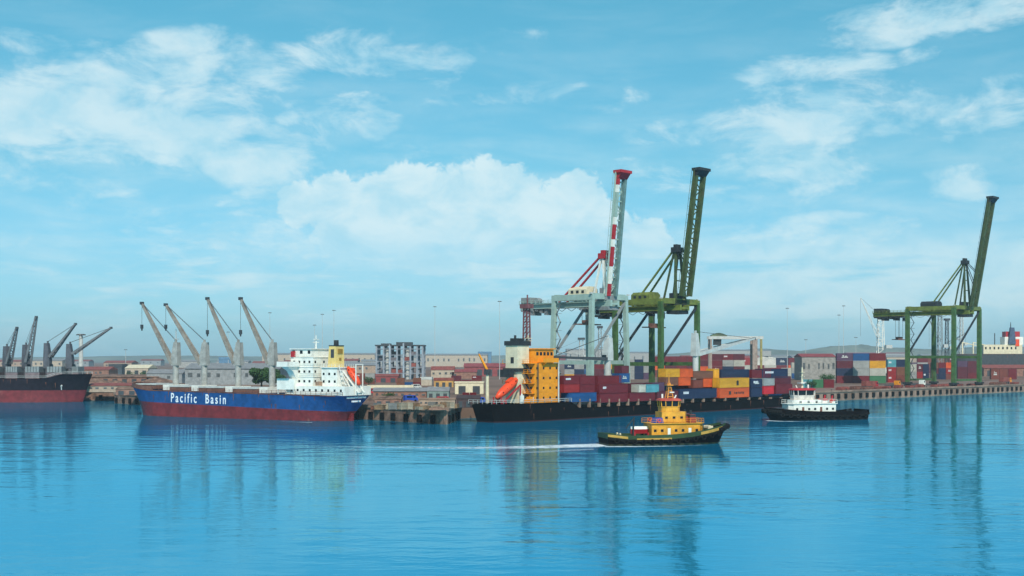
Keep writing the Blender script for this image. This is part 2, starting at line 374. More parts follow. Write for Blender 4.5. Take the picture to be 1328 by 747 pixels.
# ------------------------------------------------------------------ hull builder
def hull(root, L, B, zd, zp, bow_rake, stern_cut, name_up, mat_up, mat_low, entrance=.14, run=.14, stern_w=.75, deckmat=None, bulw=0.0, stern_rise=.45, pw=2.2, base=-1.6, N=44, M_=10):
    """x from 0 (stern) to L (bow). zd(t) deck height, zp(t) paint line, t=0..1. Returns half-breadth function"""
    def hbd(t):   # at deck
        if t > 1-entrance*1.0:
            q = (t-(1-entrance))/entrance; return B/2*math.sqrt(max(0, 1-q**2.4))
        if t < run: q = 1-t/run; return B/2*(1-(1-stern_w)*q**2)
        return B/2
    def hbw(t):   # at waterline
        e = entrance*1.5
        if t > 1-e:
            q = (t-(1-e))/e; return B/2*max(0, 1-q**1.9)
        if t < run*1.3: q = 1-t/(run*1.3); return B/2*max(.03, 1-stern_cut*q**1.8)
        return B/2
    def hb(t, z):
        k = min(1, max(0, (z-base)/(zd(t)-base))); e = pw if t > .5 else 1.6
        return hbw(t)+(hbd(t)-hbw(t))*k**e
    def xs(t, z):
        k = (z-base)/(zd(t)-base)
        x = t*L
        if t > .8: x += ((t-.8)/.2)**2*bow_rake*(k-1)
        if t < .1: x += ((.1-t)/.1)*stern_rise*(1-k)**1.3*L*.10*stern_cut
        return x
    ts = [i/N for i in range(N+1)]; ts = [t if t < .9 else .9+(t-.9) for t in ts]+[]
    ts = sorted(set(ts+[.985, .995]))
    def side(z0f, z1f, rows):
        rings = []
        for t in ts:
            r = []
            for j in range(rows+1):
                z = z0f(t)+(z1f(t)-z0f(t))*j/rows; r.append((xs(t, z), hb(t, z), z))
            r += [(x, -y, z) for x, y, z in r[::-1]]
            rings.append(r)
        return rings
    up = MB().loft(side(zp, lambda t: zd(t)+bulw, 5), closed=False, caps=True)
    low = MB().loft(side(lambda t: base, zp, 5), closed=False, caps=True)
    a = up.build(name_up, mat_up, root, smooth=False); b = low.build('lower_hull', mat_low, root, smooth=False)
    # raised sheer strake and scattered rust runs, thin plates proud of the side
    if L > 60:
        rnd = random.Random(int(L*10)); rm_ = mat('rust_run', (112, 70, 52), .9, var=.3)
        for sg in (1, -1):
            stk = MB(); q = [i/40 for i in range(1, 40)]
            stk.loft([[(xs(t, zd(t)), sg*(hb(t, zd(t))+.002), zd(t)+bulw-.28), (xs(t, zd(t)), sg*(hb(t, zd(t))+.07), zd(t)+bulw-.25), (xs(t, zd(t)), sg*(hb(t, zd(t))+.07), zd(t)+bulw), (xs(t, zd(t)), sg*(hb(t, zd(t))+.002), zd(t)+bulw)] for t in q])
            stk.build('sheer_strake', rm_ if deckmat is None else mat_up, root)
            rs = MB()
            for i in range(26):
                t = rnd.uniform(.04, .93); zt_ = zd(t)-rnd.choice((.3, .3, 1.6, 3.0)); h_ = rnd.uniform(.5, 2.4); w_ = rnd.uniform(.08, .22); zb_ = max(.4, zt_-h_)
                if zt_ < 1: continue
                za, xa = hb(t, zt_)+.02, xs(t, zt_); zc_, xc_ = hb(t, zb_)+.02, xs(t, zb_)
                rs.add([(xa-w_, sg*za, zt_), (xa+w_, sg*za, zt_), (xc_+w_*.2, sg*zc_, zb_), (xc_-w_*.2, sg*zc_, zb_)], [(0, 1, 2, 3)])
            o_s = rs.build('rust_run', rm_, root); o_s['kind'] = 'stuff'
    dk = MB(); rings = [[(xs(t, zd(t)), hb(t, zd(t))-.05, zd(t)), (xs(t, zd(t)), -hb(t, zd(t))+.05, zd(t))] for t in ts]
    dk.loft(rings, closed=False, caps=False).build('deck', deckmat or M['brown'], root)
    return hb, xs
def railing(mb, pts, h=1.1, r=.05, step=2.0):
    for a, b in zip(pts[:-1], pts[1:]):
        a, b = Vector(a), Vector(b); L = (b-a).length; k = max(1, int(L/step))
        for i in range(k+1):
            p = a.lerp(b, i/k); mb.beam(p, p+Vector((0, 0, h)), r*2)
        for zz in (h, h*.5): mb.beam(a+Vector((0, 0, zz)), b+Vector((0, 0, zz)), r*2)
    return mb
def windows(root, mesh_w, spots):
    for (loc, rz) in spots:
        w = link(bpy.data.objects.new('window', mesh_w)); w.parent = root; w.location = loc; w.rotation_euler = (0, 0, rz)
WIN_S = MB().box(-.35, .35, -.03, .05, -.35, .35).mesh('window', M['glass'])
WIN_B = MB().box(-.5, .5, -.03, .05, -.5, .5).mesh('window', M['glass'])

# deck crane (a part of a ship, pieces below it are sub-parts): base at origin, jib towards direction given in ship axes
def deck_crane(root, loc, ztop, tip, tower_w=2.0, mt=None, jm=None, jw=1.2, hook=None, twin=False, zjib=None, base_h=None, tags=None):
    """loc=(u,v,zbase); ztop = tower top; tip = (u,v,z) of the jib head, all in ship axes"""
    mt = mt or M['grey']; jm = jm or mt
    u, v, z0 = loc; c = MB(); zs = z0+(base_h if base_h else (ztop-z0)*.35)
    c.tube((0, 0, 0), (0, 0, zs-z0), tower_w*.46, n=14)
    k = c.build('deck_crane', mt, root); k.location = loc
    if tags: k['label'] = tags
    tw = tower_w; d = Vector((tip[0]-u, tip[1]-v, 0)); d.normalize(); sd_ = Vector((-d.y, d.x, 0))
    hmb = MB()
    def P(a, b, z): return d*a+sd_*b+Vector((0, 0, z))
    h0 = zs-z0; h1 = ztop-z0
    rings = [[P(-tw*.62, -tw*.5, h0), P(tw*.55, -tw*.5, h0), P(tw*.55, tw*.5, h0), P(-tw*.62, tw*.5, h0)],
             [P(-tw*.62, -tw*.5, h0+(h1-h0)*.35), P(tw*.55, -tw*.5, h0+(h1-h0)*.35), P(tw*.55, tw*.5, h0+(h1-h0)*.35), P(-tw*.62, tw*.5, h0+(h1-h0)*.35)],
             [P(-tw*.55, -tw*.4, h1), P(tw*.15, -tw*.4, h1), P(tw*.15, tw*.4, h1), P(-tw*.55, tw*.4, h1)]]
    hmb.loft(rings); hmb.box(-.3, .3, -.3, .3, h1, h1+.9)
    hmb.build('crane_house', mt, k)
    MB().add([P(tw*.55, -tw*.25, h0+.4), P(tw*.95, -tw*.25, h0+.6), P(tw*.95, tw*.25, h0+.6), P(tw*.55, tw*.25, h0+.4), P(tw*.55, -tw*.25, h0+1.8), P(tw*.85, -tw*.25, h0+1.8), P(tw*.85, tw*.25, h0+1.8), P(tw*.55, tw*.25, h0+1.8)],
             [(0, 3, 2, 1), (4, 5, 6, 7), (0, 1, 5, 4), (1, 2, 6, 5), (2, 3, 7, 6), (3, 0, 4, 7)]).build('cab', M['glass'], k)
    jb = P(tw*.5, 0, h0+.5) if zjib is None else P(tw*.5, 0, zjib-z0)
    jt = Vector((tip[0]-u, tip[1]-v, tip[2]-z0)); j = MB()
    s2 = sd_*jw
    j.beam(jb+s2*.8, jt+s2*.28, .62, 1.0, .4, .6); j.beam(jb-s2*.8, jt-s2*.28, .62, 1.0, .4, .6)
    nn = 7
    for i in range(1, nn+1):
        t = i/nn; wd = .8+(.28-.8)*t; p = jb.lerp(jt, t); j.beam(p+s2*wd, p-s2*wd, .3)
        t0 = (i-1)/nn; w0 = .8+(.28-.8)*t0; q = jb.lerp(jt, t0); j.beam(q+s2*w0*(1 if i % 2 else -1), p-s2*wd*(1 if i % 2 else -1), .22)
    j.build('jib', jm, k)
    MB().box(jt.x-.5, jt.x+.5, jt.y-.5, jt.y+.5, jt.z-.5, jt.z+.4).build('jib_head', M['dgrey'], k)
    tp = Vector((0, 0, h1+.6))
    MB().beam(tp+s2*.2, jt+s2*.2, .09).beam(tp-s2*.2, jt-s2*.2, .09).build('topping_wire', M['rope'], k)
    if hook:
        hz_ = hook-z0; MB().beam(jt, (jt.x, jt.y, hz_), .08).build('hoist_wire', M['rope'], k)
        MB().box(jt.x-.35, jt.x+.35, jt.y-.35, jt.y+.35, hz_-1.3, hz_).tube((jt.x, jt.y, hz_-2.0), (jt.x, jt.y, hz_-1.3), .2, .3).build('hook', M['dgrey'], k)
    return k

def map_text(txt, size, parent, name, mt, fn, sx=1.0, sp=1.0):
    cu = bpy.data.curves.new(name, 'FONT'); cu.body = txt; cu.size = size; cu.extrude = .03; cu.space_character = sp; cu.offset = .012*size
    tmp = bpy.data.objects.new('tmp', cu); COL.objects.link(tmp); bpy.context.view_layer.update()
    dg = bpy.context.evaluated_depsgraph_get(); me = bpy.data.meshes.new_from_object(tmp.evaluated_get(dg))
    bpy.data.objects.remove(tmp); bpy.data.curves.remove(cu)
    w = max(v.co.x for v in me.vertices)-min(v.co.x for v in me.vertices); x0 = min(v.co.x for v in me.vertices)
    for v in me.vertices: v.co = Vector(fn((v.co.x-x0)/w, v.co.y/size, v.co.z))
    me.materials.clear(); me.materials.append(mt); me.name = name
    o = link(bpy.data.objects.new(name, me)); o.parent = parent; return o

def lifeboat(root, c, d, L, W, mt, name='lifeboat'):
    """enclosed lifeboat, centre c, axis d (pointing to its bow)"""
    d = Vector(d).normalized(); s = d.cross(Vector((0, 0, 1))).normalized(); up = s.cross(d).normalized(); c = Vector(c)
    rings = []
    for i in range(9):
        t = i/8*2-1; w = W/2*(1-abs(t)**3*.75); hh = W*.5*(1-abs(t)**2.6*.6)
        rings.append([c+d*(t*L/2)+s*math.cos(a)*w+up*math.sin(a)*hh*(1.0 if math.sin(a) > 0 else .9) for a in [2*math.pi*k/12 for k in range(12)]])
    lb = MB().loft(rings).build(name, mt, root, smooth=True)
    MB().beam(c+d*(-L*.30)+up*W*.45, c+d*(-L*.08)+up*W*.45, W*.5, W*.35).build('conning_hatch', mt, lb)
    mbw = MB()
    for q in (-.3, -.1, .1, .28):
        for sg in (-1, 1): p = c+d*L*q+s*sg*W*.43+up*W*.16; mbw.beam(p-d*.2, p+d*.2, .12, .3)
    mbw.build('porthole_row', M['glass'], lb)
    return lb

# ------------------------------------------------------------------ blue bulk carrier
def blue_ship():
    stern = Wp(462, 546); bow = Wp(179, 537); d = bow-stern; L = d.length; ang = math.atan2(d.y, d.x)
    root = empty('cargo_ship', stern, ang); tag(root, 'blue and red bulk carrier with white Pacific Basin lettering and white stern house', 'cargo ship')
    F = Frame(stern, ang); B = 14.6; F.o.z = 0
    zd = lambda t: 7.5+.9*t+(2.0*max(0, (t-.86)/.14)**1.0 if t > .86 else 0)*.6
    zp = lambda t: 2.8+1.9*t
    hb, xs = hull(root, L, B, zd, zp, 3.0, .95, 'hull', M['blue'], M['red'], entrance=.13, run=.15, stern_w=.9, bulw=.0)
    # bulwark lip and rail
    rl = MB()
    for sg in (1, -1):
        pts = [(xs(t, zd(t)), sg*(hb(t, zd(t))-.25), zd(t)) for t in [i/24 for i in range(25)]]
        railing(rl, pts, 1.0, .04, 1.8)
    rl.build('deck_railing', M['brown'], root)
    bw = MB()
    for sg in (1, -1):
        tt = [.84+.16*i/8 for i in range(9)]
        for a, b in zip(tt[:-1], tt[1:]):
            pa = Vector((xs(a, zd(a)), sg*(hb(a, zd(a))-.1), zd(a)+.5)); pb = Vector((xs(b, zd(b)), sg*(hb(b, zd(b))-.1), zd(b)+.5)); bw.beam(pa, pb, .16, 1.1)
    bw.build('bow_bulwark', M['brown'], root)
    # hatches
    deck = lambda u: zd(u/L)
    cr_px = (228, 265, 309, 353); us = [F.u(p, 0) for p in cr_px]
    hs = [(us[0]+4, us[0]+13)]+[(us[i+1]+2, us[i]-2) for i in range(3)]
    for i, (a, b) in enumerate(hs):
        z = deck((a+b)/2)
        h = MB().box(a, b, -4.6, 4.6, z-.1, z+1.1).build('hatch_coaming', M['brown'], root)
        c = MB()
        for k in range(4): c.box(a-.1+(b-a+.2)*k/4+.06, a-.1+(b-a+.2)*(k+1)/4-.06, -4.8, 4.8, z+1.1, z+1.55)
        c.build('hatch_cover', M['lgrey'], h)
    # cranes
    tips = ((184, 393), (215, 395), (269, 387), (312, 387)); hooks = (421, 421, 428, 428)
    for i, (px, (tx, ty), hk) in enumerate(zip(cr_px, tips, hooks)):
        u = us[i]; zt = F.z(444, u, 0); v = 1.5
        ut = F.u(tx, v); zt2 = F.z(ty, ut, v)
        deck_crane(root, (u, 0, deck(u)), zt, (ut, v, zt2), 2.1, mat('deck_crane_grey', (156, 154, 148), .6, rust=.2), mat('deck_crane_jib', (140, 132, 122), .6, rust=.25), 1.0, hook=F.z(hk, ut, v), base_h=(F.z(474, u, 0)-deck(u)))
    # winch houses between cranes
    for i in range(4):
        u = us[i]; z = deck(u); MB().box(u-1.6, u+1.6, -4, 4, z, z+1.7).build('winch_house', M['white'], root)
    um = F.u(237, 0); z = deck(um)
    fm = MB().tube((um+3, 0, z), (um+3, 0, F.z(427, um, 0)), .28, .14)
    fm.box(um+2.9, um+3.1, -1.2, 1.2, F.z(440, um, 0), F.z(440, um, 0)+.2).build('foremast', M['lgrey'], root)
    # anchor gear on forecastle
    z = deck(L*.95); g = MB().box(L*.93, L*.96, -2, -.6, z, z+1.2).box(L*.93, L*.96, .6, 2, z, z+1.2).build('windlass', M['dgrey'], root)
    # name on the port side
    ta, tb = F.u(222, B/2), F.u(293, B/2); uz = (ta+tb)/2
    z0, z1 = F.z(522.5, uz, B/2), F.z(507.5, uz, B/2)
    def fn(s, yy, e):
        u = ta+(tb-ta)*s; zz = z0+(z1-z0)*yy*1.12+ (u-uz)*.012; t = u/L
        return (u, hb(t, zz)+.06+e, zz)
    map_text('Pacific  Basin', 2.2, root, 'ship_name', M['text'], fn, sp=1.45)
    # transom marks: two short rows of white strokes too small to read
    rr = random.Random(4)
    for (z, w) in ((zd(0)-.9, 4.6), (zd(0)-2.0, 2.0)):
        y = -w; tr = MB()
        while y < w:
            ww = rr.uniform(.35, .6); tr.box(-.1, .05, y, y+ww, z, z+.5); y += ww+.22
        tr.build('stern_lettering', M['text'], root)
    # rudder
    MB().box(1.0, 3.6, -.25, .25, -1.5, 2.2).build('rudder', M['red'], root)
    # ------- accommodation
    zk = zd(0.1)
    def zz(py, px, v): return F.z(py, F.u(px, v), v)
    poop = MB(); ua, ub = F.u(372, 6.2), F.u(447, 6.2); poop.box(ub, ua, -6.2, 6.2, zk-.1, zz(501, 410, 6.2)); pz = zz(501, 410, 6.2)
    poop.build('poop_house', M['white'], root)
    for i in range(9):
        u = ub+(ua-ub)*(i+.6)/9.4
        w = link(bpy.data.objects.new('door' if i in (2, 6) else 'window', WIN_S)); w.parent = root; w.location = (u, 6.2, (zk+pz)/2+.1); w.rotation_euler = (0, 0, math.pi)
    # main block tiers
    a0, a1 = F.u(377, 5.0), F.u(406, 5.0); zt = zz(463, 395, 5.0)
    tiers = 3; hgt = (zt-pz)/tiers
    for k in range(tiers):
        ins = .0
        blk = MB().box(a1+ins*0, a0-ins*2, -5.0+ins, 5.0-ins, pz+hgt*k+.004, pz+hgt*(k+1)-.16).box(a1-.18, a0+.2, -5.15, 5.15, pz+hgt*(k+1)-.156, pz+hgt*(k+1))
        t_ = blk.build('accommodation_tier', M['white'], root)
        r_ = railing(MB(), [(a1-.12, 5.1, pz+hgt*(k+1)), (a1-.12, -5.1, pz+hgt*(k+1))], .9, .03, 1.2); railing(r_, [(a1-.12, 5.1, pz+hgt*(k+1)), (a0+.1, 5.1, pz+hgt*(k+1))], .9, .03, 1.2).build('railing', M['white'], t_)
        for i in range(4):
            w = link(bpy.data.objects.new('window', WIN_S)); w.parent = t_; w.location = (a1+(a0-a1)*(i+.7)/4.4, 5.0-ins, pz+hgt*(k+.5)); w.rotation_euler = (0, 0, math.pi)
        for i in (0, 2, 4):
            w = link(bpy.data.objects.new('window', WIN_S)); w.parent = t_; w.location = (a1, -4+8*i/4., pz+hgt*(k+.5)); w.rotation_euler = (0, 0, -math.pi/2)
    # bridge wings with tapering brackets, reaching out over the side
    zb = zt-hgt
    wing = MB().box(a0-3.6, a0+.8, 5.0, 10.4, zb, zb+.2).box(a0-3.6, a0-3.45, 5.5, 10.4, zb+.2, zb+1.5).box(a0+.65, a0+.8, 5.5, 10.4, zb+.2, zb+1.5).box(a0-3.6, a0+.8, 10.25, 10.4, zb+.2, zb+1.5)
    wing.prism([(5.0, zb-4.6), (6.2, zb-3.0), (7.4, zb-1.3), (9.4, zb-.3), (9.4, zb-.002), (5.0, zb-.002)], a0-2.9, a0-.6, 'x')
    wing.build('bridge_wing', M['white'], root); wing = MB()
    wing.prism([(-5.0, zb-3.0), (-8.6, zb-.3), (-8.6, zb-.002), (-5.0, zb-.002)], a0-1.6, a0-1.2, 'x')
    wing.box(a0-3.2, a0+.6, -8.8, -5.0, zb, zb+.2).box(a0-3.2, a0+.6, -8.8, -8.65, zb+.2, zb+1.25)
    wing.build('bridge_wing', M['white'], root)
    wh = MB().box(a1+1.2, a0+.3, -4.4, 4.4, zt, zt+2.3).box(a1+.8, a0+.7, -4.8, 4.8, zt+2.3, zt+2.5)
    # red fire plan box and radar mast
    whb = wh.build('wheelhouse', M['white'], root); whb.location = (0, 0, 0)
    for i in range(7):
        w = link(bpy.data.objects.new('window', WIN_B)); w.parent = whb; w.location = (a0+.3, -3.9+7.8*i/6, zt+1.45); w.rotation_euler = (0, 0, math.pi/2)
    for i in range(3):
        w = link(bpy.data.objects.new('window', WIN_B)); w.parent = whb; w.location = (a1+2+(a0-a1-2.6)*i/2, 4.4, zt+1.45); w.rotation_euler = (0, 0, math.pi)
    MB().box(a0-1.5, a0-.3, 4.6, 5.4, zt+.01, zt+1.7).build('red_locker', M['redp'], root)
    rm = MB().tube((a1+3, 0, zt+2.5), (a1+3, 0, zt+6.5), .22, .12).box(a1+2.9, a1+3.1, -1.4, 1.4, zt+4.3, zt+4.5).box(a1+2.6, a1+3.4, -.9, .9, zt+5.2, zt+5.35)
    rm.build('radar_mast', M['white'], root)
    # casing and funnel
    c0, c1 = F.u(417, 4.2), F.u(437, 4.2); zc = zz(477, 428, 3.2)
    cs = MB().box(c1, c0, -4.0, 4.2, pz+.004, zc).box(c1-.4, c0+.3, -4.4, 4.6, zc+.002, zc+.2).build('engine_casing', M['white'], root)
    railing(MB(), [(c0, 4.5, zc+.2), (c1-.3, 4.5, zc+.2), (c1-.3, -4.3, zc+.2)], .9, .03, 1).build('railing', M['white'], cs)
    for i in range(3):
        for j in (0, 1):
            w = link(bpy.data.objects.new('window', WIN_S)); w.parent = cs; w.location = (c1+.8+(c0-c1-1.6)*i/2, 4.2, pz+1.4+j*2.2); w.rotation_euler = (0, 0, math.pi)
    f0, f1 = F.u(425, 1.9), F.u(436, 1.9); zf = zz(449, 430, 1.9)
    fun = MB().prism([(f1, zc+.2), (f0, zc+.2), (f0-.5, zf), (f1+.2, zf)], -1.9, 1.9, 'y').build('funnel', M['funnel'], root)
    MB().box(f1+.8, f1+2.0, 1.9, 1.96, zf-3.4, zf-.9).build('funnel_emblem', M['dgrey'], fun)
    MB().box(f1-.06, f1+.1, -1.1, 1.1, zf-2.2, zf-.8).box(f1-.06, f1+.1, -.5, .5, zf-4.2, zf-3.4).build('funnel_louvre', mat('louvre', (150, 118, 50), .6), fun)
    MB().tube((f1+1.5, 0, zf), (f1+1.5, 0, zf+1.8), .75, .7, 12).tube((f1+.6, .9, zf), (f1+.6, .9, zf+1.2), .3).box(f1+.1, f0-.4, -1.95, 1.95, zf, zf+.3).build('exhaust_pipes', M['dark'], fun)
    # free-fall lifeboat on its ramp
    ul, uh = F.u(466, 0), F.u(451, 0); zl, zh = F.z(499, ul, 0), F.z(477, uh, 0)
    rp = MB()
    for sg in (-1, 1):
        rp.beam((ul-1.0, sg*1.3, zl-2.4), (uh+1.0, sg*1.3, zh-.6), .3, .4); rp.beam((uh+.8, sg*1.3, zk), (uh+.8, sg*1.3, zh-.6), .3); rp.beam((ul+.8, sg*1.3, zk), (ul+.6, sg*1.3, zl-1.4), .3)
        rp.beam((ul+.6, sg*1.3, zk), (uh+.8, sg*1.3, zh-2), .2)
    for k in range(6): t = k/5; rp.beam((ul+(uh-ul)*t, -1.3, zl-1.8+(zh-zl)*t), (ul+(uh-ul)*t, 1.3, zl-1.8+(zh-zl)*t), .2)
    rp.beam((ul, -1.6, zh+1), (ul, -1.6, zk), .25); rp.beam((ul, 1.6, zh+1), (ul, 1.6, zk), .25).beam((ul, -1.6, zh+1), (ul, 1.6, zh+1), .25)
    rp.build('lifeboat_ramp', M['white'], root)
    lifeboat(root, ((ul+uh)/2, 0, (zl+zh)/2+.1), (ul-uh, 0, (zl-zh)), math.hypot(ul-uh, zl-zh)*1.05, 2.1, M['orange'])
    # open platform on the port side forward of the house
    b0, b1 = F.u(359, 7.0), F.u(381, 7.0); za, zb2 = zz(505, 368, 7.0), zz(491, 368, 7.0)
    pl = MB().box(b1, b0, 2.5, 7.0, za, zb2)
    for u in (b1+.3, (b1+b0)/2, b0-.3):
        for v in (6.7, 2.8): pl.box(u-.15, u+.15, v-.15, v+.15, zd(.3)-.1, za+.01)
    pl.build('side_deckhouse', M['white'], root)
    sg_ = MB()
    for k, (x0, x1, y0, y1) in enumerate(((409, 414, 495, 500), )): F.box(sg_, x0, x1, y0, y1, 5.6, 3.0)
    sg_.build('recess_patch', mat('brown_recess_shade', (150, 118, 96), .7, rust=.2), root)  # brown box stands in for a dark recess, shade put into its colour
    st = MB()
    for k in range(7): st.beam((c1-.8-k*.35, 4.0, zc-.8*k), (c1-.8-k*.35, 2.7, zc-.8*k), .3, .1)
    st.beam((c1-.6, 4.2, zc+.6), (c1-3.2, 4.2, zc-5), .12).build('stairway', M['white'], root)
blue_ship()

# ------------------------------------------------------------------ black bulk carrier, left edge
def black_ship():
    bow = Wp(110, 522); ang = 0.0; L = 120; bow += Vector((0, 9, 0)); stern = bow+Vector((-L, 0, 0))
    root = empty('cargo_ship', stern, ang); tag(root, 'black and red bulk carrier with dark deck cranes, cut off by the left edge', 'cargo ship')
    F = Frame(stern, ang); B = 17
    nb = -B/2
    zdk = F.z(491, L*.8, nb)
    zd = lambda t: zdk+(1.8*min(1, max(0, (t-.86)/.05)))
    zp = lambda t: 5.0
    hb, xs = hull(root, L, B, zd, zp, -.0+4.5, .9, 'hull', M['blackship'], M['red'], entrance=.16, run=.15, deckmat=M['dgrey'])
    rl = MB(); railing(rl, [(xs(t, zd(t)), -(hb(t, zd(t))-.2), zd(t)) for t in [.3+.7*i/20 for i in range(21)]], 1.1, .05, 2.2); rl.build('deck_railing', M['lgrey'], root)
    MB().box(0, 0.1, 0, .1, 6, 6.1)
    # holds: coamings and stacked grey covers
    cr = (8, 33, 61, 90); v0 = -1.0; us = [F.u(p+1, v0) for p in cr]
    edges = [us[0]-16]+us+[us[-1]+6]
    for i in range(5):
        a, b = edges[i]+1.6, edges[i+1]-1.6
        yw = 6.3 if i < 4 else 3.6
        h = MB().box(a, b, -yw, yw, zdk-.1, zdk+2.6).build('hatch_coaming', mat('dull_mauve_steel', (120, 104, 106), .7, rust=.2), root)
        c = MB()
        k = 5
        for q in range(k): c.box(a+(b-a)*q/k+.1, a+(b-a)*(q+1)/k-.1, -yw-.2, yw+.2, zdk+2.62, zdk+5.0)
        c.build('hatch_cover', M['grey'], h)
    tips = ((22, 425), (47, 411), (98, 420), (144, 425))
    jb = (472, 470, 463, 459)
    for i, (tx, ty) in enumerate(tips):
        u = us[i]; zt = F.z((449, 447, 445, 446)[i], u, v0); ut = F.u(tx, v0)
        vt = v0-2.0-(1.5 if i < 2 else 0)
        ut = F.u(tx, vt)
        deck_crane(root, (u, v0, zdk), zt, (ut, vt, F.z(ty, ut, vt)), 2.4, mat('dark_mauve_crane', (84, 84, 90), .6, rust=.2), mat('grey_jib', (104, 104, 106), .6, rust=.2), 1.6, zjib=F.z(jb[i], u, v0), base_h=4.2)
    # forecastle gear
    z = zd(1); MB().box(L*.9, L*.94, -1.8, -.4, z, z+1.3).box(L*.9, L*.94, .4, 1.8, z, z+1.3).build('windlass', M['dgrey'], root)
    MB().tube((L*.93, 0, z), (L*.93, 0, z+5), .2, .12).build('foremast', M['lgrey'], root)
    u = F.u(78, nb); MB().tube((L*.91, -hb(.91, 7)-.3, 6.6), (L*.91, -hb(.91, 7)+.5, 7.2), .35).beam((L*.91, -hb(.91, 6)-.35, 7), (L*.91, -hb(.91, 5.6)-.3, 5.2), .3).build('anchor', M['lgrey'], root)
black_ship()

# ------------------------------------------------------------------ shipping containers
PAL = {'dark red': (116, 32, 40), 'red': (158, 42, 42), 'maroon': (98, 36, 48), 'navy': (38, 48, 78), 'blue': (34, 82, 134), 'pale grey': (160, 162, 158),
       'yellow': (224, 160, 38), 'orange': (222, 92, 38), 'teal': (92, 160, 170), 'white': (186, 184, 172), 'green': (66, 122, 84), 'brown': (128, 82, 62), 'purple': (92, 66, 92), 'bright red': (206, 40, 50), 'rust brown': (126, 66, 54)}
PAL = {k: tuple(int(q*.9) for q in v) for k, v in PAL.items()}
def container_meshes(c):
    mt = mat('container_'+c.replace(' ', '_'), PAL[c], .55, var=.12, rust=.1, scale=2.0)
    # unit box 1x1x1, corrugated long sides (y faces) and roof ridges
    b = MB(); n = 26; pr = []
    for i in range(n*2+1):
        pr.append((.02+.96*i/(n*2), (.485 if (i//1) % 2 else .47)))
    vs = [(x, y-.0, z) for x, y in pr for z in (.03, .97)]; k = len(pr)
    b.add(vs+[(x, -y, z) for x, y, z in vs], [(2*i, 2*i+2, 2*i+3, 2*i+1) for i in range(k-1)]+[(2*k+2*i, 2*k+2*i+1, 2*k+2*i+3, 2*k+2*i+2) for i in range(k-1)])
    b.box(.005, .995, -.47, .47, .03, .97)
    body = b.mesh('body', mt)
    fr = MB()
    for x in (0, .975):
        for y in (-.5, .44): fr.box(x, x+.025, y, y+.06, 0, 1)
    for y in (-.5, .45):
        for z in (0, .95): fr.box(.025, .975, y, y+.05, z, z+.05)
    for x in (0, .975):
        for z in (0, .95): fr.box(x, x+.025, -.44, .44, z, z+.05)
    frame = fr.mesh('frame', mt)
    dr = MB()
    for y0 in (-.43, .01): dr.box(-.004, .003, y0, y0+.42, .06, .94)
    for y in (-.32, -.12, .12, .32): dr.box(-.009, -.0041, y-.012, y+.012, .06, .94)
    door = dr.mesh('door', mt)
    one = MB(); one.v = b.v[:]; one.f = b.f[:]; one.add(fr.v, fr.f)
    return body, frame, door, one.mesh('container', mt)
CM = {c: container_meshes(c) for c in PAL}
used_labels = {}
_mk = MB(); _q = .12
while _q < .42: _mk.box(_q, _q+.022, -.512, -.502, .50, .72); _q += .036
MARK = _mk.mesh('marking', M['text'])
_mk = MB(); _mk.box(.30, .70, -.512, -.502, .40, .52); _mk.box(.36, .44, -.512, -.502, .56, .74); _mk.box(.50, .64, -.512, -.502, .56, .66)
MARK2 = _mk.mesh('marking', M['lgrey'])
_cr = random.Random(99)
def container(loc, ang, dims, colour, label, group, parts=True):
    if parts:
        r = empty('shipping_container', loc, ang); r.scale = dims
        for nm, me in zip(('body', 'frame', 'door'), CM[colour][:3]):
            o = link(bpy.data.objects.new(nm, me)); o.parent = r
    else:
        r = link(bpy.data.objects.new('shipping_container', CM[colour][3])); r.location = loc; r.rotation_euler = (0, 0, ang); r.scale = dims
    if colour not in ('yellow', 'orange', 'white', 'pale grey') and _cr.random() < .22:
        o = link(bpy.data.objects.new('marking', MARK if _cr.random() < .6 else MARK2)); o.parent = r
    tag(r, label, 'container', group); return r
ORD = ['first', 'second', 'third', 'fourth', 'fifth', 'sixth', 'seventh', 'eighth', 'ninth', 'tenth', 'eleventh', 'twelfth', 'thirteenth', 'fourteenth', 'fifteenth', 'sixteenth', 'seventeenth', 'eighteenth', 'nineteenth', 'twentieth', 'twenty-first', 'twenty-second', 'twenty-third', 'twenty-fourth', 'twenty-fifth', 'twenty-sixth', 'twenty-seventh', 'twenty-eighth']

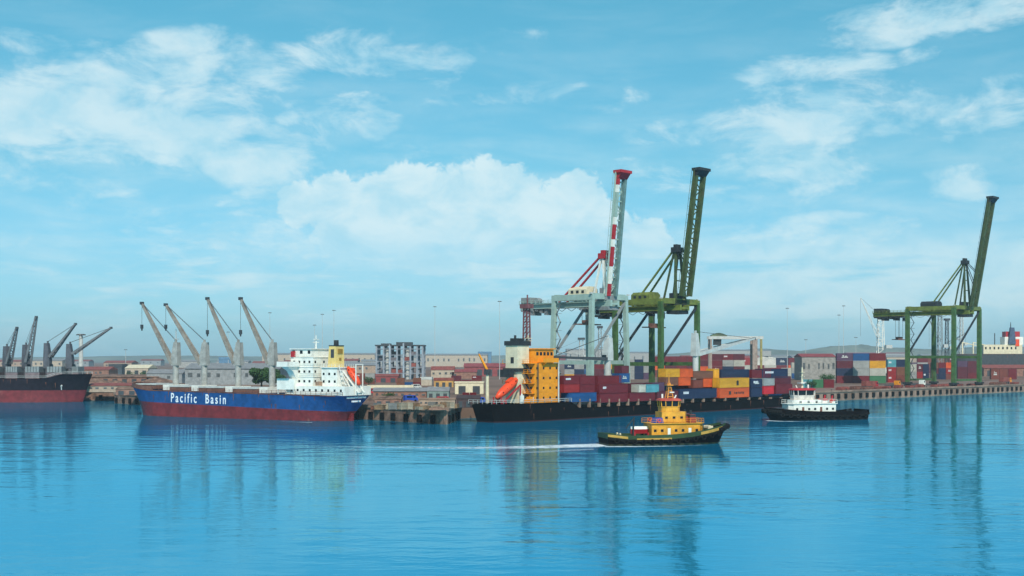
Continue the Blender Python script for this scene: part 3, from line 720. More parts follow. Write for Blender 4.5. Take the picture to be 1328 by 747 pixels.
# ------------------------------------------------------------------ black container ship
def container_ship():
    near0 = Wp(655, 549); near1 = Wp(1030, 527.5); d = (near1-near0); L = d.length+8; ang = math.atan2(d.y, d.x); d.normalize()
    B = 16.0; port = Vector((-d.y, d.x, 0)); stern = near0+port*(B/2)-d*1.0
    root = empty('container_ship', stern, ang); tag(root, 'long black container ship with an ochre yellow stern house, moored along the container quay', 'container ship')
    F = Frame(stern, ang); nv = -B/2
    z_s = 5.4
    zd = lambda t: z_s*.72+(1.5 if t < .17 else 0)
    def zdd(t): return 3.4+ (1.9*min(1, max(0, (.20-t)/.02)))+(2.0*min(1, max(0, (t-.965)/.02)))
    zp = lambda t: .35
    hb, xs = hull(root, L, B, zdd, zp, 4, .6, 'hull', M['black'], mat('dark_red_boot', (50, 20, 24), .8), entrance=.06, run=.07, stern_w=.5, deckmat=M['dgrey'], N=90, stern_rise=.2)
    # stern bulwark and rails
    rl = MB(); railing(rl, [(xs(t, zdd(t)), -(hb(t, zdd(t))-.2), zdd(t)) for t in [.0+.18*i/10 for i in range(11)]], 1.1, .05, 2.0)
    railing(rl, [(xs(0, zdd(0))+.2, y, zdd(0)) for y in (-5.5, 5.5)], 1.1, .05, 1.6); rl.build('deck_railing', M['lgrey'], root)
    z0 = zdd(0)
    def zz(py, px, v): return F.z(py, F.u(px, v), v)
    # accommodation (ochre): lower wide, upper bridge
    a0, a1 = F.u(693, -7.3), F.u(725, -7.3); zt = zz(471, 709, -7.3); tiers = 4; hgt = (zt-z0)/tiers
    for k in range(tiers):
        t_ = MB().box(a0, a1, -7.3, 3.5, z0+hgt*k+(.004 if k else -.1), z0+hgt*(k+1)-.15).box(a0-1.8, a0-.001, -7.6, 3.8, z0+hgt*(k+1)-.146, z0+hgt*(k+1)).box(a0+.001, a1-.02, -7.28, 3.4, z0+hgt*(k+1)-.148, z0+hgt*(k+1)+.003).build('accommodation_tier', M['yellow'], root)
        railing(MB(), [(a0-1.7, -7.5, z0+hgt*(k+1)), (a0-1.7, 3.7, z0+hgt*(k+1))], 1.0, .04, 1.3).build('railing', M['yellow'], t_)
        for i in range(4):
            w = link(bpy.data.objects.new('window', WIN_S)); w.parent = t_; w.location = (a0+1.2+(a1-a0-2.4)*i/3, -7.3, z0+hgt*(k+.5)); w.rotation_euler = (0, 0, 0)
        for i in range(3):
            w = link(bpy.data.objects.new('window', WIN_S)); w.parent = t_; w.location = (a0, -6+4*i, z0+hgt*(k+.5)); w.rotation_euler = (0, 0, -math.pi/2)
        MB().beam((a0-1.0, -6.8, z0+hgt*k+.1), (a0-.4, -4.2, z0+hgt*(k+1)), .6, .15).build('stairway', M['dgrey'], t_)
    bz = zz(453, 705, -6)
    b0, b1 = F.u(694, -6.0), F.u(718, -6.0)
    br = MB().box(b0, b1, -6.0, 3.0, zt+.004, bz).box(b0-.4, b1+.5, -6.5, 3.4, bz+.002, bz+.3).build('bridge', M['yellow'], root)
    for i in range(5):
        w = link(bpy.data.objects.new('window', WIN_B)); w.parent = br; w.location = (b0+1+(b1-b0-2)*i/4, -6.0, bz-1.3)
    w_ = MB().box(b0+1, b1-.5, -8.4, -6.0, zt+.2, zt+.4).box(b0+1, b1-.5, -8.4, -8.25, zt+.4, zt+1.5); w_.prism([(-6.0, zt-2.2), (-8.3, zt+.0), (-8.3, zt+.19), (-6.0, zt+.19)], b0+2, b0+2.4, 'x').build('bridge_wing', M['yellow'], root)
    # poop clutter on the near side: winches, lockers, stair
    rr = random.Random(2)
    for i in range(9):
        px = 678+i*5.2; u = F.u(px, -6.9); h = rr.uniform(.8, 2.4)
        MB().box(u-.7, u+.6, -7.4+rr.random()*.6, -6.4+rr.random(), z0-.05, z0+h).tube((u, -6.5, z0+h), (u, -6.5, z0+h+.5), .25).build('deck_gear', M['yellow' if i % 3 else 'white'], root)
    MB().beam((a0+.8, -7.75, z0+.3), (a0+.8, -7.75, zt), .12).beam((a0+1.3, -7.75, z0+.3), (a0+1.3, -7.75, zt), .12).build('ladder', M['dgrey'], root)
    MB().tube((a1-.8, -7.8, z0), (a1-.8, -7.8, zt+.6), .22).build('exhaust_pipe', M['lgrey'], root)
    for k in range(4):
        MB().box(a0-1.6, a0-1.45, -6.8+k*2.4, -5.6+k*2.4, z0+hgt*((k*2) % 4)+.2, z0+hgt*((k*2) % 4)+1.6).build('vent_box', M['cream'], root)
    MB().tube((b0+2, -1.5, bz+.3), (b0+2, -1.5, bz+4.2), .2, .12).box(b0+1.9, b0+2.1, -3.0, 0, bz+2.4, bz+2.6).box(b0+1.4, b0+2.6, -2.6, -.4, bz+3.2, bz+3.35).build('radar_mast', M['cream'], root)
    # cream funnel casing aft, with dark top
    c0, c1 = F.u(671, -4.0), F.u(686, -4.0); zc = zz(448, 672, -3)
    cs = MB().box(c0, c1, -4.0, .6, z0, zc).build('funnel_casing', M['cream'], root)
    MB().box(c0-.3, c1+.3, -4.3, .9, zc+.002, zc+1.3).box(c0+.6, c1-1, -2.9, -.6, zc+1.3, zc+2.1).tube((c0+1.6, -1.7, zc+2.1), (c0+1.6, -1.7, zc+3.0), .35).build('funnel_top', M['dark'], cs)
    MB().box(c0-.05, c0+.02, -2.6, -1.4, zc-5.2, zc-3.4).build('vent_opening', M['dark'], cs)
    MB().box(c0-.6, c1, -4.6, 1.2, zc-7.6, zc-6.6).box(c0-2.6, c0-.6, -3.2, .5, zc-9.2, zc-7.0).build('casing_platform', M['dark'], cs)
    # upright lattice mast beside the bridge
    um, vm = F.u(683, 0), 0.0; zb = zz(447, 683, 0); zt2 = zz(400, 681, 0); mm = mat('dull_red_mast', (118, 72, 74), .6, rust=.2)
    ms = MB()
    for sx, sy in ((-1, -1), (1, -1), (1, 1), (-1, 1)): ms.beam((um+sx*.75, vm+sy*.75, zc), (um+sx*.6, vm+sy*.6, zt2), .35)
    for k in range(7):
        za = zc+(zt2-zc)*k/7; zb_ = zc+(zt2-zc)*(k+1)/7
        ms.beam((um-.7, vm-.7, za), (um+.7, vm-.7, zb_), .22).beam((um-.7, vm+.7, za), (um-.7, vm-.7, zb_), .22).box(um-.75, um+.75, vm-.75, vm+.75, zb_-.12, zb_+.05)
    ms.box(um-1.3, um+1.3, vm-1.6, vm+1.6, zt2, zt2+1.3).tube((um-.8, vm-1, zt2+1.3), (um-.8, vm-1, zt2+4.0), .22)
    ms.build('lattice_mast', mm, root)
    # free-fall lifeboat pointing down and aft
    vl = -3.4; ul, uh = F.u(645, vl), F.u(670, vl); zl, zh = F.z(515, ul, vl), F.z(492, uh, vl)
    lifeboat(root, ((ul+uh)/2, vl, (zl+zh)/2), (ul-uh, 0, zl-zh), math.hypot(ul-uh, zl-zh)*1.12, 2.7, M['orange'])
    rp = MB()
    for sg in (-1.5, 1.5):
        rp.beam((ul, vl+sg, zl-2.1), (uh, vl+sg, zh-1.6), .3, .45).beam((uh, vl+sg, z0), (uh, vl+sg, zh-1.5), .3).beam((ul+2, vl+sg, z0), (ul+2, vl+sg, zl-.6), .3)
    rp.beam((ul, vl-1.5, z0), (ul, vl-1.5, zl), .25).beam((ul, vl+1.5, z0), (ul, vl+1.5, zl), .25)
    rp.build('lifeboat_ramp', M['redp'], root)
    # provision crane at the stern corner
    vp = 3.6; up_ = F.u(632, vp); zp1 = F.z(486, up_, vp); jt_u = F.u(621, vp+1)
    pc = MB().tube((up_, vp, z0), (up_, vp, zp1), .55, .45).build('provision_crane', M['cream'], root)
    MB().box(up_-.7, up_+.7, vp-.7, vp+.7, zp1, zp1+1.6).build('crane_head', M['dgrey'], pc)
    MB().beam((up_, vp, zp1+1.2), (jt_u, vp+1, F.z(459, jt_u, vp+1)), .7, .7, .35, .35).build('jib', M['yellow'], pc)
    # pedestals carrying the stacks along the near side
    up0, up1 = F.u(733, nv), F.u(1022, nv); pxs = [737, 752, 765, 778, 790, 803, 815, 828, 843, 858, 872, 886, 899, 913, 927, 941, 957, 972, 986, 1000, 1014, 1026]
    for px in pxs:
        u = F.u(px, -7.7); MB().box(u-.35, u+.35, -7.8, -7.0, zdd(.5)-.05, F.z(517 if px < 940 else 515, u, -7.8)-.05).build('pedestal', M['concrete'], root)
    ck = MB(); ua = F.u(728, -7); ub = F.u(1026, -7)
    ck.box(ua, ub, -5.9, 7, zdd(.5), F.z(518, (ua+ub)/2, -7)-.3)
    ck.build('hatch_coaming', M['dark'], root)
    # ship's own pale cranes
    for (px, pt, w, tipx, tipy) in ((788, 438, 2.4, 716, 463), (902, 432, 2.3, 978, 439)):
        v = 2.5; u = F.u(px, v); zt = F.z(pt, u, v)
        ut = F.u(tipx, v+1.0)
        deck_crane(root, (u, v, zdd(.5)), zt, (ut, v+1.0, F.z(tipy, ut, v+1)), w, M['lgrey'], M['dgrey'] if px < 800 else M['lgrey'], 1.1, base_h=(zt-zdd(.5))*.66)
    # ---- containers on deck, near row: (px0, px1, top row, bottom row, colour)
    near = [(731, 752, 487, 498, 'dark red'), (752, 772, 487, 498, 'dark red'), (731, 752, 498, 509, 'red'), (752, 772, 498, 509, 'dark red'), (737, 774, 509, 521, 'blue'),
            (777, 815, 498, 509.5, 'dark red'), (777, 815, 509.7, 521.5, 'dark red'), (816, 850, 509, 520, 'dark red'),
            (828, 838, 498.5, 508.7, 'white'), (838, 855, 498.5, 508.7, 'teal'),
            (852, 880, 507, 517.5, 'maroon'), (881, 930, 504, 516.5, 'navy'),
            (933, 972, 490, 502.5, 'yellow'), (933, 972, 502.8, 515.5, 'orange'),
            (974, 989, 491, 502.5, 'navy'), (974, 989, 502.8, 514.5, 'navy'), (990, 1005, 490.5, 500, 'pale grey'), (990, 1004, 500.3, 511, 'bright red'), (1006, 1028, 498, 510.5, 'dark red')]
    vN = -7.8; cw = 3.0
    near.sort(key=lambda q: (q[0]//8, -q[3]))
    cnt = {}
    names = {'731': 'stack', }
    for i, (x0, x1, y0, y1, c) in enumerate(near):
        u0, u1 = F.u(x0+.4, vN), F.u(x1-.4, vN); um_ = (u0+u1)/2
        zb, zt_ = F.z(y1, um_, vN), F.z(y0, um_, vN)
        cnt[c] = cnt.get(c, 0)+1
        w = F.w(u0, vN+cw/2, zb)
        below = 'lower' if y1 > 507 else 'upper'
        lab = '%s container, %s tier, black ship waterside row, %s of its colour from left' % (c, below, ORD[cnt[c]-1])
        container(w, ang, (u1-u0, cw, zt_-zb-.04), c, lab, 'containers along the near side of the black ship')
        if c in ('yellow', 'orange'):
            pass
    # small marks on the yellow and the orange container
    for (x0, x1, y0, y1, blobs) in ((933, 972, 490, 502.5, ((.60, .45, .035, .22), (.60, .62, .02, .12))), (933, 972, 502.8, 515.5, ((.34, .5, .035, .17), (.50, .5, .012, .1), (.56, .47, .02, .1), (.62, .5, .012, .1), (.68, .47, .02, .1), (.74, .5, .012, .1), (.79, .47, .02, .1)))):
        u0, u1 = F.u(x0+.4, vN), F.u(x1-.4, vN); um_ = (u0+u1)/2; zb, zt_ = F.z(y1, um_, vN), F.z(y0, um_, vN)
        mk = MB()
        for (s, t, hw, hh) in blobs:
            mk.box((s-hw)*1.0, (s+hw)*1.0, -.512, -.502, t-hh, t+hh)
        tgt = [o for o in bpy.data.objects if o.name.startswith('shipping_container') and abs((o.location-F.w(u0, vN+cw/2, zb)).length) < .01][0]
        mk.build('marking', M['dark'], tgt)
    for (x0, x1, y0, y1, sa, sb) in ((881, 930, 504, 516.5, .10, .24), (777, 815, 498, 509.5, .12, .22), (974, 989, 491, 502.5, .2, .6)):
        u0, u1 = F.u(x0+.4, vN), F.u(x1-.4, vN); um_ = (u0+u1)/2; zb, zt_ = F.z(y1, um_, vN), F.z(y0, um_, vN)
        mk = MB(); q = sa
        while q < sb: mk.box(q, q+.014, -.512, -.502, .52, .74); q += .024
        mk.box(sa, sb, -.5119, -.5019, .50, .53)
        tgt = [o for o in bpy.data.objects if o.name.startswith('shipping_container') and abs((o.location-F.w(u0, vN+cw/2, zb)).length) < .01][0]
        mk.build('marking', M['text'], tgt)
    # second row, standing higher in places
    row2 = [(775, 806, 487, 498, 'dark red'), (803, 817, 484, 496, 'blue'), (806, 816, 474, 484, 'maroon'), (817, 846, 497, 508, 'maroon'), (730, 752, 476, 487, 'rust brown') if False else (846, 862, 496, 507, 'purple'),
            (863, 880, 489, 500, 'brown'), (880, 896, 489, 500, 'orange'), (863, 882, 478, 489, 'yellow'), (882, 899, 478, 489, 'orange'),
            (899, 912, 492, 503, 'rust brown'), (912, 926, 490, 502, 'orange'), (899, 925, 481, 491, 'brown'), (925, 933, 478, 500, 'yellow'),
            (935, 972, 479, 489.5, 'navy'), (975, 1000, 479, 490, 'dark red'), (988, 1022, 478, 490, 'navy'), (1003, 1026, 488, 498, 'maroon')]
    row2.sort(key=lambda q: (q[0]//8, -q[3])); cnt = {}
    v2 = -4.5
    for (x0, x1, y0, y1, c) in row2:
        u0, u1 = F.u(x0+.3, v2), F.u(x1-.3, v2); um_ = (u0+u1)/2; zb, zt_ = F.z(y1, um_, v2), F.z(y0, um_, v2)
        cnt[c] = cnt.get(c, 0)+1
        container(F.w(u0, v2+cw/2, zb), ang, (u1-u0, cw, zt_-zb-.04), c, '%s container in the raised second row on the black ship, %s of its colour' % (c, ORD[cnt[c]-1]), 'second row of containers on the black ship')
    # inner rows that carry the second row (their tops show between the stacks)
    rr = random.Random(11); k = 0
    cols = ['dark red', 'maroon', 'navy', 'rust brown', 'blue', 'brown']
    for px0 in range(734, 1016, 24):
        for tier in range(2):
            u0, u1 = F.u(px0, -1.2), F.u(px0+22.5, -1.2)
            y1 = (518 if tier == 0 else 508)-(px0-734)*.012; y0 = y1-9.9
            um_ = (u0+u1)/2; zb, zt_ = F.z(y1, um_, -1.2), F.z(y0, um_, -1.2)
            if zb < 3.45: zb = 3.45
            c = rr.choice(cols)
            container(F.w(u0, -1.2+cw/2, zb), ang, (u1-u0, cw, zt_-zb-.04), c, '%s container in the black ship middle row, %s tier, %s stack from yellow house' % (c, ('bottom', 'upper')[tier], ORD[k]), 'middle row of containers on the black ship', parts=False)
        k += 1
    return F
CS = container_ship()
for o in [o for o in bpy.data.objects if o.name.startswith('shipping_container') and 'label' in o.keys()]:
    pass

# ------------------------------------------------------------------ ship-to-shore cranes
def sts_crane(label, legs, D_near_y, cols, girder_y, tip, hinge, apex, rear_px, leg_w=1.5, splay=0.0, band=False, house=True, spreader=None, sill_y=None, stay_px=None, boomw=2.4):
    """legs = (L1, W1, W2) photo columns: landside near, waterside near, waterside far. x axis points over the water"""
    ang = math.atan2(-qn.y, -qn.x)
    F0 = Frame(Vector((0, 0, 0)), ang)
    # waterside rail runs 3.5 m in from the quay edge
    base = pC+qn*3.6
    Fr = Frame(base, math.atan2(qdir.y, qdir.x))
    s1 = Fr.u(legs[1], 0); s2 = Fr.u(legs[2], 0)
    P1 = Fr.w(s1, 0); P2 = Fr.w(s2, 0)
    # gauge from the landside near leg: march landward until its column is reached
    G = 5.0
    while True:
        q = P1+qn*G; px = 664+FPX*q.x/q.y
        if px <= legs[0] or G > 60: break
        G += .1
    S = (P2-P1).length; c = (P1+P2)/2; c = Vector((c.x, c.y, QZ))
    F = Frame((c.x, c.y, QZ), ang)
    root = empty('quay_crane', (c.x, c.y, QZ), ang); tag(root, label, 'quay crane', 'ship-to-shore cranes')
    ml, mg, mboom, md = cols
    ys = (-S/2, S/2)     # +y is to the left of the boom direction: far end of the rail
    nearsign = -1 if F.w(0, -1).y < F.w(0, 1).y else 1
    Dc = c.y; hg = F.z(girder_y, 0, 0); sz = F.z(sill_y, 0, 0) if sill_y else hg*.33
    tops = {}
    for gx, nm in ((0, 'waterside'), (-G, 'landside')):
        for sg in (-1, 1):
            y = sg*S/2; yt = y*(1-splay)
            lg = MB().beam((gx, y, 1.8), (gx+(0.0 if not splay else -splay*3*(1 if gx == 0 else -1)), yt, hg), leg_w*1.0, leg_w*1.1, leg_w*.9, leg_w)
            tops[(gx, sg)] = (gx+(0.0 if not splay else -splay*3*(1 if gx == 0 else -1)), yt)
            o = lg.build('leg', ml, root)
            bg = MB().box(gx-1.0, gx+1.0, y-3.6, y+3.6, .9, 1.9)
            for k in range(4): bg.tube((gx-.3, y-2.9+k*1.93, .45), (gx+.3, y-2.9+k*1.93, .45), .45, n=10)
            bg.build('wheel_bogie', md, o)
    # sill and portal beams
    for sg in (-1, 1):
        y = sg*S/2; MB().box(-G+leg_w*.5, -leg_w*.5, y-.6, y+.6, sz-.7, sz+.7).build('portal_beam', ml, root)
        (xa, ya), (xb, yb) = tops[(-G, sg)], tops[(0, sg)]
        MB().beam((xa-.8, ya, hg), (xb+.8, yb, hg), 1.5, 2.0).build('top_beam', mg, root)
    for gx in (0, -G):
        MB().box(gx-.6, gx+.6, -S/2+3.5, S/2-3.5, 2.6, 3.6).build('sill_beam', ml, root)
        x_, y_ = tops[(gx, 1)]; MB().beam((x_, -y_+.7, hg+.3), (x_, y_-.7, hg+.3), 1.6, 2.0).build('cross_beam', mg, root)
        ns = nearsign
        MB().beam((gx, ns*S/2*.98, sz+1.5), (x_, -ns*y_*.96, hg-1.5), .75).build('brace', md, root)
    # main girders
    xr = -G
    while 664+FPX*F.w(xr, 0).x/F.w(xr, 0).y > rear_px and xr > -90: xr -= .25
    gd = MB(); bw = boomw
    xh, zh = 2.5, hg+1.6
    for sg in (-1, 1):
        gd.box(xr, xh, sg*bw-.55, sg*bw+.55, hg-3.1, hg-1.02)
    k = int((xh-xr)/3.5)
    for i in range(k+1):
        x = xr+(xh-xr)*i/k; gd.box(x-.2, x+.2, -bw+.5, bw-.5, hg-2.6, hg-1.9)
    gd.build('main_girder', mg, root)
    railing(MB(), [(xr, nearsign*(bw+1.25), hg-1.3), (xh-2, nearsign*(bw+1.25), hg-1.3)], 1.2, .07, 2).box(xr, xh-2, nearsign*(bw+.55), nearsign*(bw+1.35), hg-1.5, hg-1.3).build('walkway', mg, root)
    # machinery house
    if house:
        x0 = -G+1.5; x1 = x0+8.5; zb = hg+1.25
        MB().box(x0-2, x0+9, -bw-1.5, bw+1.5, hg+.95, zb).build('machinery_deck', mg, root)
        rings = []
        for x in (x0, x1): rings.append([(x, -bw-1.2, zb), (x, -bw-1.2, zb+2.0), (x, -bw+.2, zb+3.0), (x, bw-.2, zb+3.0), (x, bw+1.2, zb+2.0), (x, bw+1.2, zb)])
        mho = MB().loft(rings).build('machinery_house', house, root)
        for i in range(3): MB().box(x0+1.2+i*2.5, x0+2.4+i*2.5, nearsign*(bw+1.18), nearsign*(bw+1.26), zb+.6, zb+1.6).build('louvre', M['dark'], mho)
        # cable reels, festoon and cabinets slung under the rear of the girder
        ge = MB(); xe = xr+.5
        for q in range(6):
            xq = xe+q*(min(abs(xr+G), 14)-1)/6; hh = .9+.7*((q*7) % 3); ge.box(xq, xq+1.5, -bw-.9+.2*q, bw+.5-.1*q, hg-3.1-hh, hg-3.12)
        ge.box(xe, xe+4.5, -bw-.8, bw+.8, hg-1.0, hg+1.2)
        ge.tube((xe+6.2, -1.2, hg-.1), (xe+6.2, 1.2, hg-.1), 1.1)
        ge.build('rear_machinery', md, root)
    # apex tower (A frame)
    ax = 664; Px = F.u(apex[0], 0); az = F.z(apex[1], Px, 0)
    xtop = Px
    tw = MB()
    for sg in (-1, 1):
        tw.beam((0.4, sg*(bw+.6), hg+.8), (xtop, sg*1.3, az), .95, .95, .7, .7)
        tw.beam((-5.5, sg*(bw+.6), hg-1), (xtop-.6, sg*1.3, az), .6)
    for t in (.3, .55, .8):
        zt_ = hg+3+(az-hg-3)*t; tw.beam((.4+(xtop-.4)*t, -(bw+.6)*(1-t)-1.3*t, zt_), (.4+(xtop-.4)*t, (bw+.6)*(1-t)+1.3*t, zt_), .4)
    two = tw.build('apex_tower', mboom if not band else M['white'], root)
    MB().box(xtop-1.6, xtop+1.2, -2.2, 2.2, az-1.0, az+.9).box(xtop-1.0, xtop+.4, -1.4, 1.4, az+.9, az+2.0).build('apex_head', md if not band else M['redp'], two)
    bs = MB(); xs_ = stay_px if stay_px else xr+3
    if stay_px:
        xs_ = F.u(stay_px, 0)
    for sg in (-1, 1): bs.beam((xtop-.8, sg*1.4, az), (xs_, sg*(bw+.2), hg-1.0), .6)
    bs.build('back_stay', mg if not band else M['redp'], root)
    # boom: twin box girders hinged at the waterside
    xh = F.u(hinge[0], 0); zh = F.z(hinge[1], xh, 0)
    xt = F.u(tip[0], 0); zt = F.z(tip[1], xt, 0)
    H_, T_ = Vector((xh, 0, zh)), Vector((xt, 0, zt)); d = (T_-H_); Lb = d.length; d.normalize(); nrm = Vector((-d.z, 0, d.x))
    if band:
        segs = [(0, .1, 'redp'), (.1, .24, 'white'), (.24, .40, 'redp'), (.40, .46, 'white'), (.46, .6, 'teal') if False else (.46, .58, 'redp'), (.58, .64, 'white'), (.64, .84, 'teal'), (.84, .90, 'white'), (.90, 1.0, 'redp')]
        for side, bwk in ((nearsign, bw), (-nearsign, bw)):
            if side == nearsign:
                b0 = None
                for (t0, t1, cc) in segs:
                    sgm = MB().beam(H_+d*Lb*t0+Vector((0, side*bwk, 0)), H_+d*Lb*(t1-.001)+Vector((0, side*bwk, 0)), 1.1, 1.6)
                    sgm.build('boom_girder', M[cc], root)
            else:
                MB().beam(H_+Vector((0, side*bwk, 0)), T_+Vector((0, side*bwk, 0)), 1.1, 1.6).build('boom_girder', mat('weathered_teal', (104, 132, 128), .6, rust=.2), root)
        mbt = M['teal']
    else:
        for side in (-1, 1):
            MB().beam(H_+Vector((0, side*bw, 0)), T_+Vector((0, side*bw, 0)), 1.15, 1.9).build('boom_girder', mboom, root)
        mbt = mboom
    ti = MB(); k = 13
    for i in range(k+1):
        p = H_+d*Lb*i/k; ti.beam(p+Vector((0, -bw+.5, 0))+nrm*.3, p+Vector((0, bw-.5, 0))+nrm*.3, .38, .5)
        if i < k:
            q = H_+d*Lb*(i+1)/k; s = 1 if i % 2 else -1; ti.beam(p+Vector((0, s*(bw-.5), 0))+nrm*.3, q+Vector((0, -s*(bw-.5), 0))+nrm*.3, .28)
    ti.build('boom_bracing', mbt, root)
    wk = MB(); o1 = Vector((0, nearsign*(bw+1.2), 0)); wk.beam(H_+o1, T_+o1, .9, .12)
    for i in range(int(Lb/3)): p = H_+d*3*i+o1; wk.beam(p, p+nrm*1.1, .1)
    wk.beam(H_+o1+nrm*1.1, T_+o1+nrm*1.1, .1).build('boom_walkway', mbt, root)
    hd = MB(); e = T_
    hd.box(e.x-1.3, e.x+2.3, -bw-1.1, bw+1.1, e.z-.3, e.z+.7).prism([(e.x-1.1, e.z-.32), (e.x+2.1, e.z-.32), (e.x+.6, e.z-2.2), (e.x-1.0, e.z-2.2)], -bw-.6, bw+.6, 'y')
    hd.build('boom_head', md if not band else M['redp'], root)
    MB().box(-4.5, .8, -bw-1.3, bw+1.3, hg-1.0, hg+.9).box(-3.5, 1.8, -bw-.9, bw+.9, hg-4.4, hg-3.12).box(-2.6, -.4, -bw-.4, bw+.4, hg+.9, hg+3.4).build('boom_hoist', md, root)
    # folded fore stays from apex to boom
    fs = MB(); pm = H_+d*Lb*.45
    for sg in (-1, 1):
        fs.beam((xtop, sg*1.2, az+.5), H_+d*Lb*.30+Vector((0, sg*1.2, 0)), .28).beam((xtop, sg*1.0, az), H_+d*Lb*.16+Vector((0, sg*1.2, 0)), .28)
    fs.build('fore_stay', md, root)
    lc = MB()
    for i in range(9):
        xa = xr+(xh-xr)*i/9; xb = xr+(xh-xr)*(i+1)/9; y_ = nearsign*(bw+.75)
        lc.beam((xa, y_, hg-3.2), ((xa+xb)/2, y_, hg-4.4), .14).beam(((xa+xb)/2, y_, hg-4.4), (xb, y_, hg-3.2), .14)
    lc.build('festoon_cable', M['rope'], root)
    for sg in (-1, 1):
        MB().box(-.2, .5, sg*(S/2)-.5, sg*(S/2)+.5, hg+1.0, hg+1.5).build('floodlight', M['lgrey'], root)
    # access stair tower on one leg
    stt = MB(); y = -nearsign*S/2+nearsign*1.8 if False else nearsign*S/2; kk = int((hg-4)/3)
    for i in range(kk):
        za = 3+i*3; x0 = -G+1.2
        stt.beam((x0, y-nearsign*1.2, za), (x0+1.8, y-nearsign*1.2, za+3), .5, .15) if i % 2 else stt.beam((x0+1.8, y-nearsign*1.2, za), (x0, y-nearsign*1.2, za+3), .5, .15)
        stt.box(x0-.3, x0+2.1, y-nearsign*1.6, y-nearsign*.8, za+2.95, za+3.05)
    stt.build('stair_tower', md, root)
    # trolley, operator cab, ropes, spreader
    tx = -G*.55 if not spreader else F.u(spreader[0], 0)
    tr = MB().box(tx-2.2, tx+2.2, -bw-.4, bw+.4, hg-3.9, hg-3.12).box(tx-1.8, tx-.2, -1, 1, hg-4.9, hg-3.9).build('trolley', md, root)
    MB().box(tx+2.4, tx+4.4, -1.1, 1.1, hg-6.0, hg-3.3).build('operator_cab', M['white'] if band else M['lgrey'], root)
    MB().box(tx+4.38, tx+4.46, -.9, .9, hg-5.7, hg-4.1).box(tx+2.6, tx+4.3, nearsign*1.08, nearsign*1.16, hg-5.6, hg-4.1).build('cab_window', M['glass'], root)
    sp_z = F.z(spreader[1], tx, 0) if spreader else hg-9
    rp = MB()
    for a in (-1.2, 1.2):
        for b in (-1.8, 1.8): rp.beam((tx+a, b, hg-3.9), (tx+a, b, sp_z+1), .12)
    rp.build('hoist_rope', M['rope'], root)
    MB().box(tx-1.3, tx+1.3, -5.8, 5.8, sp_z-.4, sp_z).box(tx-1, tx+1, -2.2, 2.2, sp_z, sp_z+1.3).build('spreader', M['brown'], root)
    return F, G, S, hg
craneA = sts_crane('pale teal quay crane with raised red and white banded boom, leftmost of the three', (716, 766, 814), 0, (M['teal'], M['teal'], M['teal'], M['grey']), 386, (806, 224), (793, 384), (785, 332), 681, leg_w=1.5, splay=.10, band=True, house=M['cream'], sill_y=470, stay_px=730, boomw=1.9)
craneB = sts_crane('olive green quay crane with raised boom, right behind the pale teal crane', (798, 857, 904), 0, (M['green'], M['olive'], M['olived'], M['dark']), 392, (908, 221), (889, 384), (879, 324), 770, leg_w=1.7, house=M['olive'], sill_y=472, stay_px=826)
craneC = sts_crane('green quay crane with raised boom standing alone at the right end of the quay', (1177, 1237, 1270), 0, (M['green'], M['olive'], M['olived'], M['dark']), 400, (1286, 257), (1262, 398), (1252, 340), 1136, leg_w=1.9, house=M['dark'], sill_y=463, stay_px=1205, spreader=(1166, 440), boomw=2.6)

